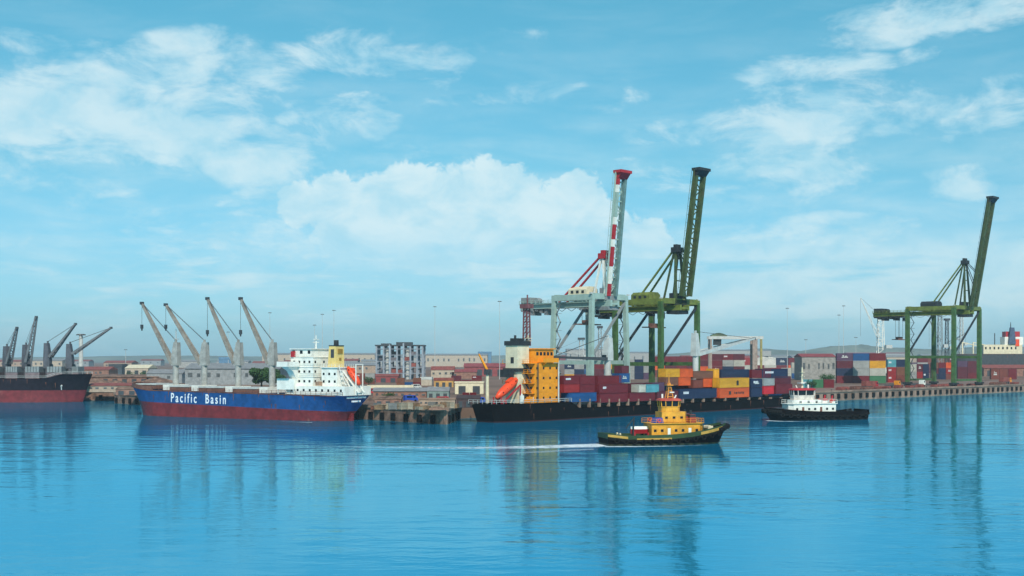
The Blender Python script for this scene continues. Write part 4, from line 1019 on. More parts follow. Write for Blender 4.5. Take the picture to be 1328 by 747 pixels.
# ------------------------------------------------------------------ tugs
def tug(origin, ang, L, label, P, flip_scale=1.0):
    """x forward, waterline at z=0, origin at the stern"""
    root = empty('tugboat', origin, ang); tag(root, label, 'tugboat', 'harbour tugs')
    B = L*.30; k = L/28.0
    zd = lambda t: k*(1.35+ (P.get('sheer', 2.2)*max(0, (t-.45)/.55)**1.8) + .5*max(0, (.15-t)/.15))
    hb, xs = hull(root, L, B, zd, lambda t: .35*k, 2.2*k, .25, 'hull', P['hull'], P['boot'], entrance=.34, run=.12, stern_w=.82, deckmat=P['deck'], pw=1.4, N=30)
    # bulwark with coloured inside, raised toward the bow
    def strip(t0, t1, z0f, z1f, off, mt, nm, n=22, th=.12):
        for sg in (1, -1):
            rings = []
            for i in range(n+1):
                t = t0+(t1-t0)*i/n; za, zb = z0f(t), z1f(t); x = xs(t, zd(t)); y = sg*(hb(t, zd(t))+off)
                rings.append([(x, y, za), (x, y+sg*th, za), (x, y+sg*th, zb), (x, y, zb)])
            MB().loft(rings).build(nm, mt, root)
    strip(.02, .985, lambda t: zd(t)-.05, lambda t: zd(t)+k*(.75+.3*t), -.1, P['bulwark'], 'bulwark')
    strip(.0, .995, lambda t: zd(t)-.55*k, lambda t: zd(t)-.12*k, .06, M['rubber'], 'rubbing_strake', th=.28*k)
    if P.get('stripe'):
        strip(.0, .15, lambda t: zd(t)+.1*k, lambda t: zd(t)+.6*k, .04, P['stripe'], 'side_stripe', th=.06); strip(.74, .94, lambda t: zd(t)+.1*k, lambda t: zd(t)+.7*k, .04, P['stripe'], 'side_stripe', th=.06)
        strip(.22, .5, lambda t: zd(t)-.10*k, lambda t: zd(t)+.22*k, .09, P['stripe'], 'side_stripe', th=.06)
    sb = MB().box(-.1, .12, -hb(0, zd(0)), hb(0, zd(0)), zd(0)-.3, zd(0)+k*.7).build('stern_bulwark', P['bulwark'], root)
    # tyre fenders
    tm = MB().torus((0, 0, 0), (0, 1, 0), .42*k, .17*k).mesh('tyre_fender', M['rubber'])
    for sg in (1, -1):
        for i in range(13):
            t = .06+.84*i/12; o = link(bpy.data.objects.new('tyre_fender', tm)); o.parent = root
            t2 = t+.01; a = math.atan2(sg*(hb(t2, zd(t2))-hb(t, zd(t))), L*.01)
            o.location = (xs(t, zd(t)), sg*(hb(t, zd(t))+.42*k), zd(t)-.55*k); o.rotation_euler = (0, 0, a)
    # bow push fender: thick roll round the stem
    roll = MB(); prev = None; pts = []
    for sg in (1, -1):
        seq = [.90+.10*i/6 for i in range(7)]
        pp = [Vector((xs(t, zd(t))+.1, sg*(hb(t, zd(t))+.15), zd(t)+.15*k)) for t in seq]
        for a, b in zip(pp[:-1], pp[1:]): roll.tube(a, b, .5*k, n=10)
    e = pp[-1]; roll.tube(Vector((e.x+.2, -.8*k, e.z)), Vector((e.x+.2, .8*k, e.z)), .62*k, n=12)
    roll.build('bow_fender', M['rubber'], root)
    # deckhouse
    z1 = zd(.5); dh0, dh1, dh2 = P['house']; hw = B*.31; ztop = P['ztop']*k
    zf = zd(.35)-.1
    dh = MB().prism([(dh0*L, -hw), (dh1*L-1.0*k, -hw), (dh1*L, -hw*.6), (dh1*L, hw*.6), (dh1*L-1.0*k, hw), (dh0*L, hw)], zf, ztop, 'z')
    dho = dh.build('deckhouse', P['housec'], root)
    MB().prism([(dh0*L-.4, -hw-.35), (dh1*L-.7*k, -hw-.35), (dh1*L+.4, -hw*.6), (dh1*L+.4, hw*.6), (dh1*L-.7*k, hw+.35), (dh0*L-.4, hw+.35)], ztop+.002, ztop+.14, 'z').build('boat_deck', P['housec'], root)
    ww = MB().box(-.3*k, .3*k, -.05, .05, -.28*k, .28*k).mesh('window', M['glass']); dd = MB().box(-.32*k, .32*k, -.05, .06, -.75*k, .65*k).mesh('door', P['doorc'])
    nW = 7
    for sg in (1, -1):
        for i in range(nW):
            isd = i in (2, 5); o = link(bpy.data.objects.new('door' if isd else 'window', dd if isd else ww)); o.parent = dho
            o.location = (dh0*L+(dh1-dh0)*L*(i+.5)/(nW+.6), sg*hw, (ztop+z1)/2+(.1 if not isd else -.05)*k)
    rlg = railing(MB(), [(dh0*L-.3, hw+.25, ztop+.14), (dh1*L-.7*k, hw+.25, ztop+.14), (dh1*L+.3, hw*.55, ztop+.14), (dh1*L+.3, -hw*.55, ztop+.14), (dh1*L-.7*k, -hw-.25, ztop+.14), (dh0*L-.3, -hw-.25, ztop+.14)], .9*k, .03, 1.2)
    rlg.build('railing', P['railc'], root)
    # second deck and wheelhouse
    m0, m1 = P['mid']; zm = P['zmid']*k; mw = hw*.78
    md = MB().prism([(m0*L, -mw), (m1*L-.6*k, -mw), (m1*L, -mw*.6), (m1*L, mw*.6), (m1*L-.6*k, mw), (m0*L, mw)], ztop+.14, zm, 'z').build('bridge_deck', P['midc'], root)
    for sg in (1, -1):
        for i in range(3):
            o = link(bpy.data.objects.new('window', ww)); o.parent = md; o.location = (m0*L+(m1-m0)*L*(i+.6)/3.4, sg*mw, (ztop+zm)/2)
    w0, w1 = P['wheel']; zw = P['zwheel']*k; wr = mw*.92
    def oct_(x0, x1, w, c): return [(x0+c, -w), (x1-c, -w), (x1, -w*.5), (x1, w*.5), (x1-c, w), (x0+c, w), (x0, w*.6), (x0, -w*.6)]
    c_ = .7*k
    ra = [(x, y, zm+.02) for x, y in oct_(w0*L, w1*L, wr, c_)]; hb_ = zm+(zw-zm)*.42
    rb = [(x, y, hb_) for x, y in oct_(w0*L, w1*L, wr, c_)]
    wl = MB().loft([ra, rb]).build('wheelhouse', P['wheelc'], root)
    # glazed band: individual panes between corner posts
    pa = oct_(w0*L, w1*L, wr, c_); pb = oct_(w0*L-.12*k, w1*L+.12*k, wr+.12*k, c_); zt_ = zw-.12*k
    n8 = len(pa)
    core = [(x*.98+(w0+w1)/2*L*.02, y*.94) for x, y in pa]
    MB().prism(core, hb_, zt_, 'z').build('window_band', M['glass'], wl)
    posts = MB()
    for i in range(n8):
        (xa, ya), (xb, yb) = pa[i], pa[(i+1) % n8]; (xc, yc), (xd, yd) = pb[i], pb[(i+1) % n8]
        for t in (0, .5) if math.hypot(xa-xb, ya-yb) > 1.4*k else (0,):
            posts.beam((xa+(xb-xa)*t, ya+(yb-ya)*t, hb_), (xc+(xd-xc)*t, yc+(yd-yc)*t, zt_), .16*k)
    for i in range(n8):
        (xa, ya), (xb, yb) = pa[i], pa[(i+1) % n8]; posts.beam((xa, ya, hb_+.05*k), (xb, yb, hb_+.05*k), .17*k)
    posts.build('window_frame', P['wheelc'], wl)
    MB().loft([[(x, y, zt_) for x, y in oct_(w0*L-.4*k, w1*L+.5*k, wr+.35*k, c_)], [(x, y, zw+.22*k) for x, y in oct_(w0*L-.25*k, w1*L+.3*k, wr+.2*k, c_)], [(x, y, zw+.42*k) for x, y in oct_(w0*L+.3*k, w1*L-.3*k, wr*.7, c_)]]).build('wheelhouse_roof', P['roofc'], root)
    # mast on the wheelhouse roof
    mx = (w0+w1)/2*L+P.get('mastdx', 0); zb = zw+.4*k; zt2 = P['zmast']*k; mst = MB()
    if P['lattice']:
        for sy in (-1, 1):
            mst.beam((mx-.6*k, sy*.75*k, zb), (mx-.1*k, sy*.28*k, zt2*.86), .2*k); mst.beam((mx+.7*k, sy*.75*k, zb), (mx+.1*k, sy*.28*k, zt2*.86), .2*k)
        for q in range(5):
            t = (q+.5)/5; z = zb+(zt2*.86-zb)*t; w = .75*k+(.28-.75)*k*t; mst.beam((mx-.5*k*(1-t), -w, z), (mx-.5*k*(1-t), w, z), .13*k).beam((mx-.5*k*(1-t), w, z), (mx+.6*k*(1-t), w, z), .13*k).beam((mx-.5*k*(1-t), -w, z), (mx+.6*k*(1-t), -w, z), .13*k)
        mst.box(mx-.7*k, mx+.7*k, -.9*k, .9*k, zb+(zt2-zb)*.5, zb+(zt2-zb)*.5+.18*k)
        mst.tube((mx, 0, zt2*.84), (mx, 0, zt2), .14*k, .07*k)
    else:
        mst.tube((mx, 0, zb), (mx, 0, zt2), .32*k, .16*k).box(mx-.1*k, mx+.1*k, -1.1*k, 1.1*k, zb+(zt2-zb)*.55, zb+(zt2-zb)*.55+.14*k).box(mx-.5*k, mx+.5*k, -.5*k, .5*k, zb+(zt2-zb)*.75, zb+(zt2-zb)*.75+.12*k)
    mst.build('mast', P['mastc'], root)
    MB().box(mx-.15*k, mx+.9*k, -.9*k, .9*k, zb+1.2*k, zb+1.4*k).build('radar', M['white'], root)
    MB().tube((mx-1.2*k, .9*k, zb), (mx-1.2*k, .9*k, zb+.9*k), .22*k).tube((mx+.9*k, -.9*k, zb-.1*k), (mx+1.3*k, -.9*k, zb+.7*k), .15*k).build('searchlight', M['white'], root)
    # twin funnels
    for sg in (1, -1):
        fx = P['fun']*L; fz = P['zfun']*k
        f_ = MB().prism([(fx-.8*k, ztop+.14), (fx+.8*k, ztop+.14), (fx+.6*k, fz), (fx-.7*k, fz)], sg*hw*.45, sg*hw*.9, 'y').build('funnel', P['func'], root)
        MB().tube((fx-.2*k, sg*hw*.67, fz), (fx-.35*k, sg*hw*.67, fz+.9*k), .25*k).box(fx-.75*k, fx+.65*k, sg*hw*.43, sg*hw*.92, fz-.5*k, fz-.05).build('funnel_cap', P['capc'], f_)
    # work gear: towing winch, bitts, hatch, cleats
    MB().tube((.86*L, -1.0*k, zd(.86)+.7*k), (.86*L, 1.0*k, zd(.86)+.7*k), .6*k).box(.84*L, .88*L, -1.4*k, -1.1*k, zd(.86), zd(.86)+1.2*k).box(.84*L, .88*L, 1.1*k, 1.4*k, zd(.86), zd(.86)+1.2*k).build('towing_winch', P['gearc'], root)
    MB().box(.12*L, .13*L, -1.2*k, -.8*k, zd(.12), zd(.12)+1.1*k).box(.12*L, .13*L, .8*k, 1.2*k, zd(.12), zd(.12)+1.1*k).box(.122*L, .128*L, -1.5*k, 1.5*k, zd(.12)+.6*k, zd(.12)+.85*k).build('towing_bitt', P['gearc'], root)
    for q in (.17, .24): MB().box(q*L-.6*k, q*L+.6*k, -.8*k, .8*k, zd(q), zd(q)+.5*k).build('deck_hatch', P['deck'], root)
    for sg in (1, -1):
        MB().torus((dh0*L+1.6*k, sg*(hw+.32), ztop+.7*k), (0, 1, 0), .34*k, .09*k).build('lifebuoy', M['orange'], root)
    return root, hb, xs, zd, k
Oy = Wp(782, 577); By = Wp(930, 574.5)
dy = By-Oy; angy = math.atan2(dy.y, dy.x)
PY = dict(hull=M['black'], boot=mat('dark_olive_boot', (52, 54, 34), .6), deck=mat('tug_deck_green', (60, 82, 48), .7, rust=.25), bulwark=M['greenp'], stripe=mat('ochre_stripe', (176, 138, 62), .6), housec=mat('tug_ochre', (214, 148, 40), .55, var=.18, rust=.3), doorc=M['white'], railc=M['yellow'],
          midc=mat('tug_ochre_upper', (218, 154, 48), .55, var=.16, rust=.25), wheelc=mat('tug_ochre_upper', (0, 0, 0)), roofc=mat('orange_red_roof', (176, 70, 52), .5), mastc=mat('orange_mast', (206, 134, 52), .5, rust=.2), lattice=True, func=mat('dull_red_funnel', (150, 60, 50), .5), capc=M['dark'], gearc=M['cream'],
          house=(.36, .79, 0), ztop=4.5, mid=(.45, .66), zmid=7.0, wheel=(.46, .61), zwheel=9.5, zmast=15.4, fun=.70, zfun=6.4)
tugY = tug(Oy, angy, dy.length*1.07, 'yellow harbour tug with green bulwarks and an orange lattice mast, under way in front', PY)
r_, hb_, xs_, zd_, k_ = tugY; Ly = dy.length*1.07
# red and white workboat and blue canvas on the yellow tug's after deck: both rest on it
tb = empty('rescue_boat', Oy+Vector((math.cos(angy)*Ly*.30, math.sin(angy)*Ly*.30, zd_(.3)+1.6*k_)), angy)
tag(tb, 'small red and white rescue boat carried on the after deck of the yellow tug', 'boat')
rings = []
for i in range(9):
    t = i/8; w = 1.05*k_*(1-abs(t*2-1)**3*.7); rings.append([(-2.2*k_+4.4*k_*t, -w, .35), (-2.2*k_+4.4*k_*t, -w*.6, -.6*k_), (-2.2*k_+4.4*k_*t, w*.6, -.6*k_), (-2.2*k_+4.4*k_*t, w, .35)])
MB().loft(rings).build('hull', M['redp'], tb)
rings = [[(x*.98, y*.95, .35+(z < 0)*.55*k_*1.0) for x, y, z in r] for r in rings]; MB().loft(rings).build('cover', M['white'], tb)
MB().beam((-1.5*k_, -.9, -.9*k_), (-1.5*k_, .9, -.9*k_), .3, 1.1*k_).beam((1.5*k_, -.9, -.9*k_), (1.5*k_, .9, -.9*k_), .3, 1.1*k_).build('cradle', M['redp'], tb)
dk = MB().tube((Ly*.225, -1.4*k_, zd_(.2)), (Ly*.235, -1.2*k_, zd_(.2)+4.6*k_), .16*k_).beam((Ly*.235, -1.2*k_, zd_(.2)+4.4*k_), (Ly*.17, -1.2*k_, zd_(.2)+2.2*k_), .2*k_)
dk.build('davit_crane', M['dark'], r_)
bc = MB(); bc.prism([(0, 0), (2.2*k_, 0), (1.9*k_, 1.5*k_), (.5*k_, 1.5*k_)], -1.3*k_, 1.3*k_, 'y')
cv = bc.build('canvas_cover', M['bluep']); tag(cv, 'bright blue canvas cover standing on the boat deck of the yellow tug', 'canvas cover')
cv.location = Oy+Vector((math.cos(angy)*Ly*.385, math.sin(angy)*Ly*.385, 4.26*k_)); cv.location += Vector((math.sin(angy)*1.0, -math.cos(angy)*1.0, 0)); cv.rotation_euler = (0, 0, angy)

Ow = Wp(1117, 543); Bw = Wp(999, 545); dw = Bw-Ow; angw = math.atan2(dw.y, dw.x)
PW = dict(hull=M['black'], boot=mat('tug_boot_black', (30, 26, 26), .6), deck=M['dgrey'], bulwark=M['black'], stripe=None, housec=M['white'], doorc=M['brown'], railc=M['white'], midc=M['white'], wheelc=mat('white_red_trim', (214, 200, 186), .5), roofc=M['redp'],
          mastc=M['cream'], lattice=False, func=M['white'], capc=M['redp'], gearc=M['dgrey'], house=(.33, .80, 0), ztop=4.1, mid=(.47, .75), zmid=5.1, wheel=(.52, .73), zwheel=7.7, sheer=.9, zmast=13.4, fun=.36, zfun=5.3)
tugW = tug(Ow, angw, dw.length*1.05, 'white harbour tug with black hull and red wheelhouse roof, heading left off the quay', PW)

# foam: wakes lying 4 mm over the water
def foam(name, pts, label, seed, dens=.5):
    m = bpy.data.materials.new(name); m.use_nodes = True; T = NT(m.node_tree); b = T.n['Principled BSDF']
    tc = T.n.new('ShaderNodeTexCoord'); uvx = T.n.new('ShaderNodeUVMap')
    sp = T.n.new('ShaderNodeSeparateXYZ'); T.l.new(uvx.outputs[0], sp.inputs[0])
    n = T.noise(tc.outputs['Object'], .55, 6, .7, .5); n2 = T.noise(tc.outputs['Object'], 3.0, 4, .7)
    edge = T.m('MULTIPLY', T.m('SUBTRACT', 1.0, T.m('ABSOLUTE', T.m('MULTIPLY_ADD', sp.outputs[1], 2.0, -1.0))), 1.6, clamp=True)
    along = T.smooth(sp.outputs[0], 0.0, 1.0, 1.0, .25)
    v = T.m('ADD', T.m('MULTIPLY', n, .6), T.m('MULTIPLY', n2, .4)); v = T.m('ADD', v, T.m('MULTIPLY', T.m('MULTIPLY', edge, along), .34))
    a = T.m('MULTIPLY', T.smooth(v, .58, .92), T.m('MULTIPLY', edge, T.smooth(sp.outputs[0], 1.0, .75)))
    T.l.new(T.m('MULTIPLY', a, dens), b.inputs['Alpha']); b.inputs['Base Color'].default_value = (.78, .86, .88, 1); b.inputs['Roughness'].default_value = .8
    mb = MB(); k = len(pts)
    mb.add([(p[0], p[1]-p[2], .006) for p in pts]+[(p[0], p[1]+p[2], .006) for p in pts], [(i, i+1, k+i+1, k+i) for i in range(k-1)])
    o = mb.build(name, m); uv = o.data.uv_layers.new(name='UVMap')
    for lp in o.data.loops:
        i = lp.vertex_index; uv.data[lp.index].uv = ((i % k)/(k-1), 0 if i < k else 1)
    tag(o, label, None, None, 'stuff'); return o
def P3(px, py, w): q = Wp(px, py); return (q.x, q.y, w)
foam('wake_foam', [P3(800, 577.5, 3.2), P3(775, 577.5, 8.5), P3(735, 578.5, 8.0), P3(690, 579.8, 6.5), P3(640, 580.5, 5.5), P3(580, 580.7, 5.0), P3(520, 580.2, 4.6), P3(460, 579.6, 4.2), P3(380, 577.5, 2.6), P3(290, 575, 2.0)], 'white foam wake trailing left behind the yellow tug', 1, .95)
foam('wake_wash', [P3(770, 582.5, 3.0), P3(700, 586, 4.0), P3(600, 590, 4.0), P3(480, 594, 3.0)], 'faint outer wash of the yellow tug', 6, .28)
foam('hull_foam', [P3(784, 579, 2.6), P3(840, 579, 2.0), P3(890, 578, 2.0), P3(935, 576, 3.0)], 'thin foam line along the hull of the yellow tug', 2, .8)
foam('bow_foam', [P3(994, 545.5, 3.8), P3(1015, 546.3, 3.2), P3(1050, 546.6, 2.0), P3(1085, 546, 1.5)], 'white bow foam beside the white tug', 3, .8)
foam('tug_wake', [P3(1112, 542, 2.5), P3(1150, 541.5, 2.5), P3(1210, 540.5, 2.2), P3(1290, 538.5, 1.8)], 'faint pale wake line to the right of the white tug', 9, .35)
foam('stern_foam', [P3(405, 547.8, 1.2), P3(380, 547.2, .9), P3(350, 546.0, .5)], 'small foam patch at the waterline of the blue ship', 4, .7)

# ------------------------------------------------------------------ yard: buildings
def bx_land(px0, px1, ytop, ybase, depth, ang=None):
    """ground box on the land: near face spans columns px0..px1, rows ytop..ybase; returns frame, length, height"""
    D = (HC-QZ)*FPX/(ybase-HY); a = atD(px0, D, QZ); b = atD(px1, D, QZ)
    return a, (b-a).length, Zat(ytop, D)-QZ, D
def shed(name, label, px0, px1, ytop, ybase, depth, wm, rm, roof='gable', cat='shed', group=None, nwin=0, ndoor=0, rot=0.0, roof_h=None, doorm=None):
    a, L, h, D = bx_land(px0, px1, ytop, ybase, depth)
    root = empty(name, a, rot); tag(root, label, cat, group)
    rh = roof_h if roof_h is not None else min(h*.3, 3.0); wh = h-rh
    MB().box(0, L, 0, depth, -.2, wh).build('wall', wm, root)
    ov = min(.6, L*.02)
    if roof == 'gable':     # ridge along x
        r = MB().prism([(-ov, wh+.003), (depth+ov, wh+.003), (depth/2, h)], -ov, L+ov, 'x')
    elif roof == 'front':   # ridge along depth
        r = MB().prism([(-ov, wh+.003), (L+ov, wh+.003), (L/2, h)], -ov, depth+ov, 'y')
    elif roof == 'lean':
        r = MB().prism([(-ov, wh+.003), (depth+ov, wh+.003), (depth+ov, h), (-ov, wh+rh*.35)], -ov, L+ov, 'x')
    else:
        r = MB().box(-ov, L+ov, -ov, depth+ov, wh+.003, h)
    r.build('roof', rm, root)
    rw = random.Random(int(px0*7+ytop*3))
    wmat = mat('dusty_pane', (84, 88, 90), .4, var=.3)
    for i in range(nwin):
        if rw.random() < .25: continue
        x = L*(i+.5)/nwin+rw.uniform(-.1, .1)*L/nwin; w = min(L/nwin*rw.uniform(.3, .5), 2.6); zt = rw.uniform(.72, .80)
        f = MB().box(x-w/2-.12, x+w/2+.12, -.06, .02, wh*.46, wh*zt).build('window', wm, root)
        MB().box(x-w/2, x+w/2, -.10, -.063, wh*.48, wh*(zt-.03)).build('pane', wmat, f)
    for i in range(ndoor):
        x = L*(i+.5)/ndoor; w = min(L/ndoor*.5, 4.5)
        MB().box(x-w/2, x+w/2, -.08, .02, 0, wh*.72).build('door', doorm or M['dgrey'], root)
    return root
W_, RG, RR = M['wall'], M['roofg'], M['roofr']
dullred = mat('dull_red_sheet', (138, 66, 66), .7, rust=.25); bluebld = mat('faded_blue_sheet', (92, 128, 158), .7, rust=.1)
beige = mat('beige_plaster', (164, 142, 124), .85, var=.14, rust=.12); brownw = mat('brown_brick_wall', (140, 104, 90), .9, var=.2, rust=.2); gwall = mat('grey_sheet_wall', (140, 144, 146), .7, rust=.15); palewall = mat('pale_far_wall', (160, 158, 154), .8)
# left shore
shed('warehouse', 'dark grey flat warehouse on the left shore between the two bulk carriers', 141, 158, 472, 486, 16, mat('dark_slate_wall', (74, 82, 88), .8), M['dgrey'], 'flat')
shed('warehouse', 'pale roofed shed just left of the bow of the blue ship', 162, 192, 473, 488, 26, W_, M['cream'], 'gable', ndoor=3)
shed('warehouse', 'long brown warehouse behind the bow of the black bulk carrier', 100, 141, 475.5, 489, 22, brownw, M['roofr'], 'gable', nwin=6)
shed('warehouse', 'long low brown store along the shore under the pale shed', 118, 205, 486, 497, 14, brownw, M['stone'], 'lean', ndoor=7)
shed('warehouse', 'beige low store at the foot of the left shore beside the black bow', 112, 170, 497, 508, 9, beige, RR, 'lean', nwin=6)
shed('warehouse', 'small brown hut near the water between the bows', 150, 178, 502, 512, 6, brownw, M['stone'], 'gable', ndoor=2)
# behind the blue ship
shed('warehouse', 'long grey warehouse behind the deck cranes of the blue ship', 240, 362, 471, 499, 30, gwall, RG, 'gable', nwin=10)
shed('warehouse', 'low grey store behind the foremast of the blue ship', 190, 236, 479, 497, 18, gwall, RG, 'gable', nwin=4)
shed('warehouse', 'faded blue building rising over the grey warehouse', 284, 303, 463, 482, 30, bluebld, bluebld, 'flat', nwin=3)
shed('warehouse', 'long pale far warehouse behind the white bridge of the blue ship', 340, 486, 457.5, 476, 80, W_, RG, 'gable', nwin=18)
shed('warehouse', 'low beige store behind the stern of the blue ship', 446, 488, 470, 484, 40, beige, RG, 'gable', nwin=5)
# middle shore
def frame_building():
    a, L, h, D = bx_land(487, 549, 443, 492, 20)
    root = empty('silo_building', a, 0); tag(root, 'tall open blue-grey concrete silo frame with upright columns over the middle shore', 'silo')
    dep = 22.0; mtc = M['bconc']
    xs = [0, .15, .29, .43, .57, .71, .85, .965]; inner = mat('dusky_infill', (112, 108, 114), .85, rust=.3); r5 = random.Random(5)
    for t in xs:
        for y in (0, dep*.5, dep-1): MB().box(L*t, L*t+1.15, y, y+1.0, -.2, h-3.0).build('column', mtc, root)
    for k in range(1, 6):
        z = (h-3)*k/5.5; MB().box(.2, L+.3, .25, .75, z-.22, z+.22).box(.2, L+.3, dep-.75, dep-.25, z-.22, z+.22).box(.3, L, dep*.5+1.1, dep-1.2, z-.1, z+.05).build('floor_slab', mtc, root)
    for i in range(7):
        for k in range(5):
            if r5.random() < .5: continue
            x0, x1 = L*xs[i]+1.2, L*xs[i+1]-.05; z0_, z1_ = (h-3)*k/5.5+.3, (h-3)*(k+1)/5.5-.3; y = r5.choice((1.5, dep*.5+.2, dep*.4))
            MB().box(x0, x1, y, y+.3, z0_, z1_-r5.uniform(0, 1.5)).build('infill_panel', inner if r5.random() < .7 else M['roofr'], root)
    for i in (1, 4): MB().tube((L*xs[i]+3, 4, 0), (L*xs[i]+3, 4, h-4), 1.5, n=14).build('silo_bin', M['lgrey'], root)
    MB().box(-.5, L+.5, -.3, dep+.3, h-3.0, h-2.2).build('roof', M['dgrey'], root)
    MB().box(L*.42, L*.75, 4, 14, h-2.2, h-.3).box(L*.1, L*.3, 4, 12, h-2.2, h-1.2).build('roof_house', M['dgrey'], root)
    MB().box(L*.28, L*.31, -.8, -.1, 0, h-2).box(L*.57, L*.60, -.8, -.1, 0, h-1).build('elevator_shaft', mat('pale_blue_duct', (150, 164, 176), .6), root)
frame_building()
shed('warehouse', 'long pale far warehouse right of the silo block', 552, 632, 458.5, 476, 80, W_, RG, 'gable', nwin=12)
shed('warehouse', 'far pale warehouse behind the silo block', 468, 560, 462, 474, 60, palewall, RG, 'gable', nwin=9)
shed('warehouse', 'faded blue sheet building right of the silo block', 620, 637, 456, 474, 40, bluebld, bluebld, 'flat')
shed('shed', 'low dull red shed left of the silo foot', 478, 516, 485, 496, 14, dullred, RR, 'gable', ndoor=3)
shed('shed', 'small pale shed in front of the silo right corner', 545, 560, 489, 500, 8, W_, M['lgrey'], 'flat')
shed('shed', 'white walled shed with brown roof right of the silo', 559, 589, 475, 491, 14, M['wall'], RR, 'gable', nwin=4)
shed('shed', 'long red roofed shed behind the orange stern lifeboat', 602, 655, 471, 488, 22, dullred, dullred, 'gable', ndoor=4)
shed('shed', 'second long dull red shed left of the long red roofed one', 586, 618, 479, 491, 14, brownw, dullred, 'gable', nwin=4)
shed('shed', 'ochre painted store below the white walled shed', 563, 588, 490, 502, 7, mat('dull_ochre_wall', (190, 146, 84), .8, rust=.15), RR, 'flat', ndoor=3)
shed('shed', 'bright cream block with dark base beside the black ship stern', 590, 627, 495, 511, 8, M['cream'], M['cream'], 'flat', roof_h=.5, nwin=0, ndoor=2)
shed('shed', 'long grey roofed shed on the middle of the pier', 484, 553, 503, 518, 10, brownw, RG, 'gable', nwin=8)
shed('shed', 'grey-green metal shed beside the long grey roofed one', 554, 582, 502, 519, 8, mat('grey_green_sheet', (116, 132, 128), .7, rust=.15), RG, 'gable', ndoor=3)
shed('shed', 'low cream office with square openings at the pier end', 543, 590, 516.5, 528, 5, beige, M['concrete'], 'flat', roof_h=.4, nwin=7)
shed('shed', 'dark brown low store at the pier end by the black ship stern', 592, 622, 513, 528, 6, mat('dark_brown_store', (76, 58, 58), .85), mat('dark_brown_roof', (70, 56, 56), .85), 'lean', ndoor=3)
shed('shed', 'brown lean-to behind the stern of the blue ship', 486, 520, 514, 527, 5, brownw, M['stone'], 'lean', ndoor=3)
# pipe bridge strip
a, L, h, D = bx_land(476, 536, 499.5, 507, 1)
cb_ = empty('conveyor', a); tag(cb_, 'long pale conveyor gallery on short posts beside the stern of the blue ship', 'conveyor')
MB().box(0, L, 0, 1.6, h*.5, h).build('gallery', M['cream'], cb_)
for i in range(7): MB().box(L*i/6.5, L*i/6.5+.35, .4, 1.1, 0, h*.5).build('post', M['concrete'], cb_)
# right yard
shed('warehouse', 'pale grey walled store with red roof left of the big container block', 1040, 1084, 458.5, 493, 22, mat('pale_panel_wall', (146, 142, 136), .8, rust=.2), dullred, 'gable', nwin=7, roof_h=2.2)
shed('warehouse', 'wide pale far shed behind the gantry crane', 905, 1000, 453, 474, 90, palewall, RG, 'gable', nwin=8)
shed('warehouse', 'long low far shed behind the yard left of the red roofed store', 985, 1045, 460, 474, 60, gwall, RG, 'gable', nwin=5)
shed('warehouse', 'long low far shed with red roof behind the big container block', 1100, 1180, 457, 472, 70, palewall, dullred, 'gable', nwin=8)
shed('warehouse', 'dark grey far shed at the right edge under the red and white ship', 1268, 1360, 461, 480, 40, mat('dark_far_wall', (92, 98, 108), .8), M['dgrey'], 'gable', nwin=8)
shed('warehouse', 'long beige shed at the right edge nearer the quay', 1276, 1370, 473, 488, 24, brownw, RR, 'gable', ndoor=6)
shed('warehouse', 'pale far shed behind the legs of the teal crane', 735, 800, 452, 474, 60, palewall, RG, 'gable', nwin=6)
shed('warehouse', 'pale far shed between the olive crane legs', 808, 850, 456, 474, 60, palewall, RG, 'gable', nwin=4)
shed('warehouse', 'cream shed right of the big container block', 1150, 1182, 460, 480, 20, W_, RG, 'gable', nwin=4)

# far rows of small buildings along the back of the yard
rr = random.Random(21); cols_ = [(W_, 'cream', RG, 'grey'), (beige, 'beige', RR, 'red'), (palewall, 'white', RG, 'grey'), (gwall, 'grey', RR, 'rusty'), (dullred, 'red', RG, 'grey')]
x = 660; i = 0
while x < 1340:
    w = rr.uniform(18, 40); wm, wn, rm, rn = cols_[rr.randrange(5)]; yb = rr.uniform(472, 476)
    shed('far_building', '%s walled %s roofed building, %s in the far row behind the yard' % (wn, rn, ORD[i]), x, x+w, rr.uniform(458.5, 463), yb, 40, wm, rm, 'gable', cat='building', group='far buildings behind the container yard', nwin=int(w/6))
    x += w+rr.uniform(-2, 10); i += 1
x = -10; i = 0
while x < 470:
    w = rr.uniform(20, 45); wm, wn, rm, rn = cols_[rr.randrange(4)]; yb = rr.uniform(474, 479)
    shed('far_building', '%s walled %s roofed building, %s in the far row behind the bulk carriers' % (wn, rn, ORD[i]), x, x+w, rr.uniform(465, 468.5), yb, 30, wm, rm, 'gable', cat='building', group='far buildings behind the bulk carriers', nwin=int(w/7))
    x += w+rr.uniform(2, 22); i += 1

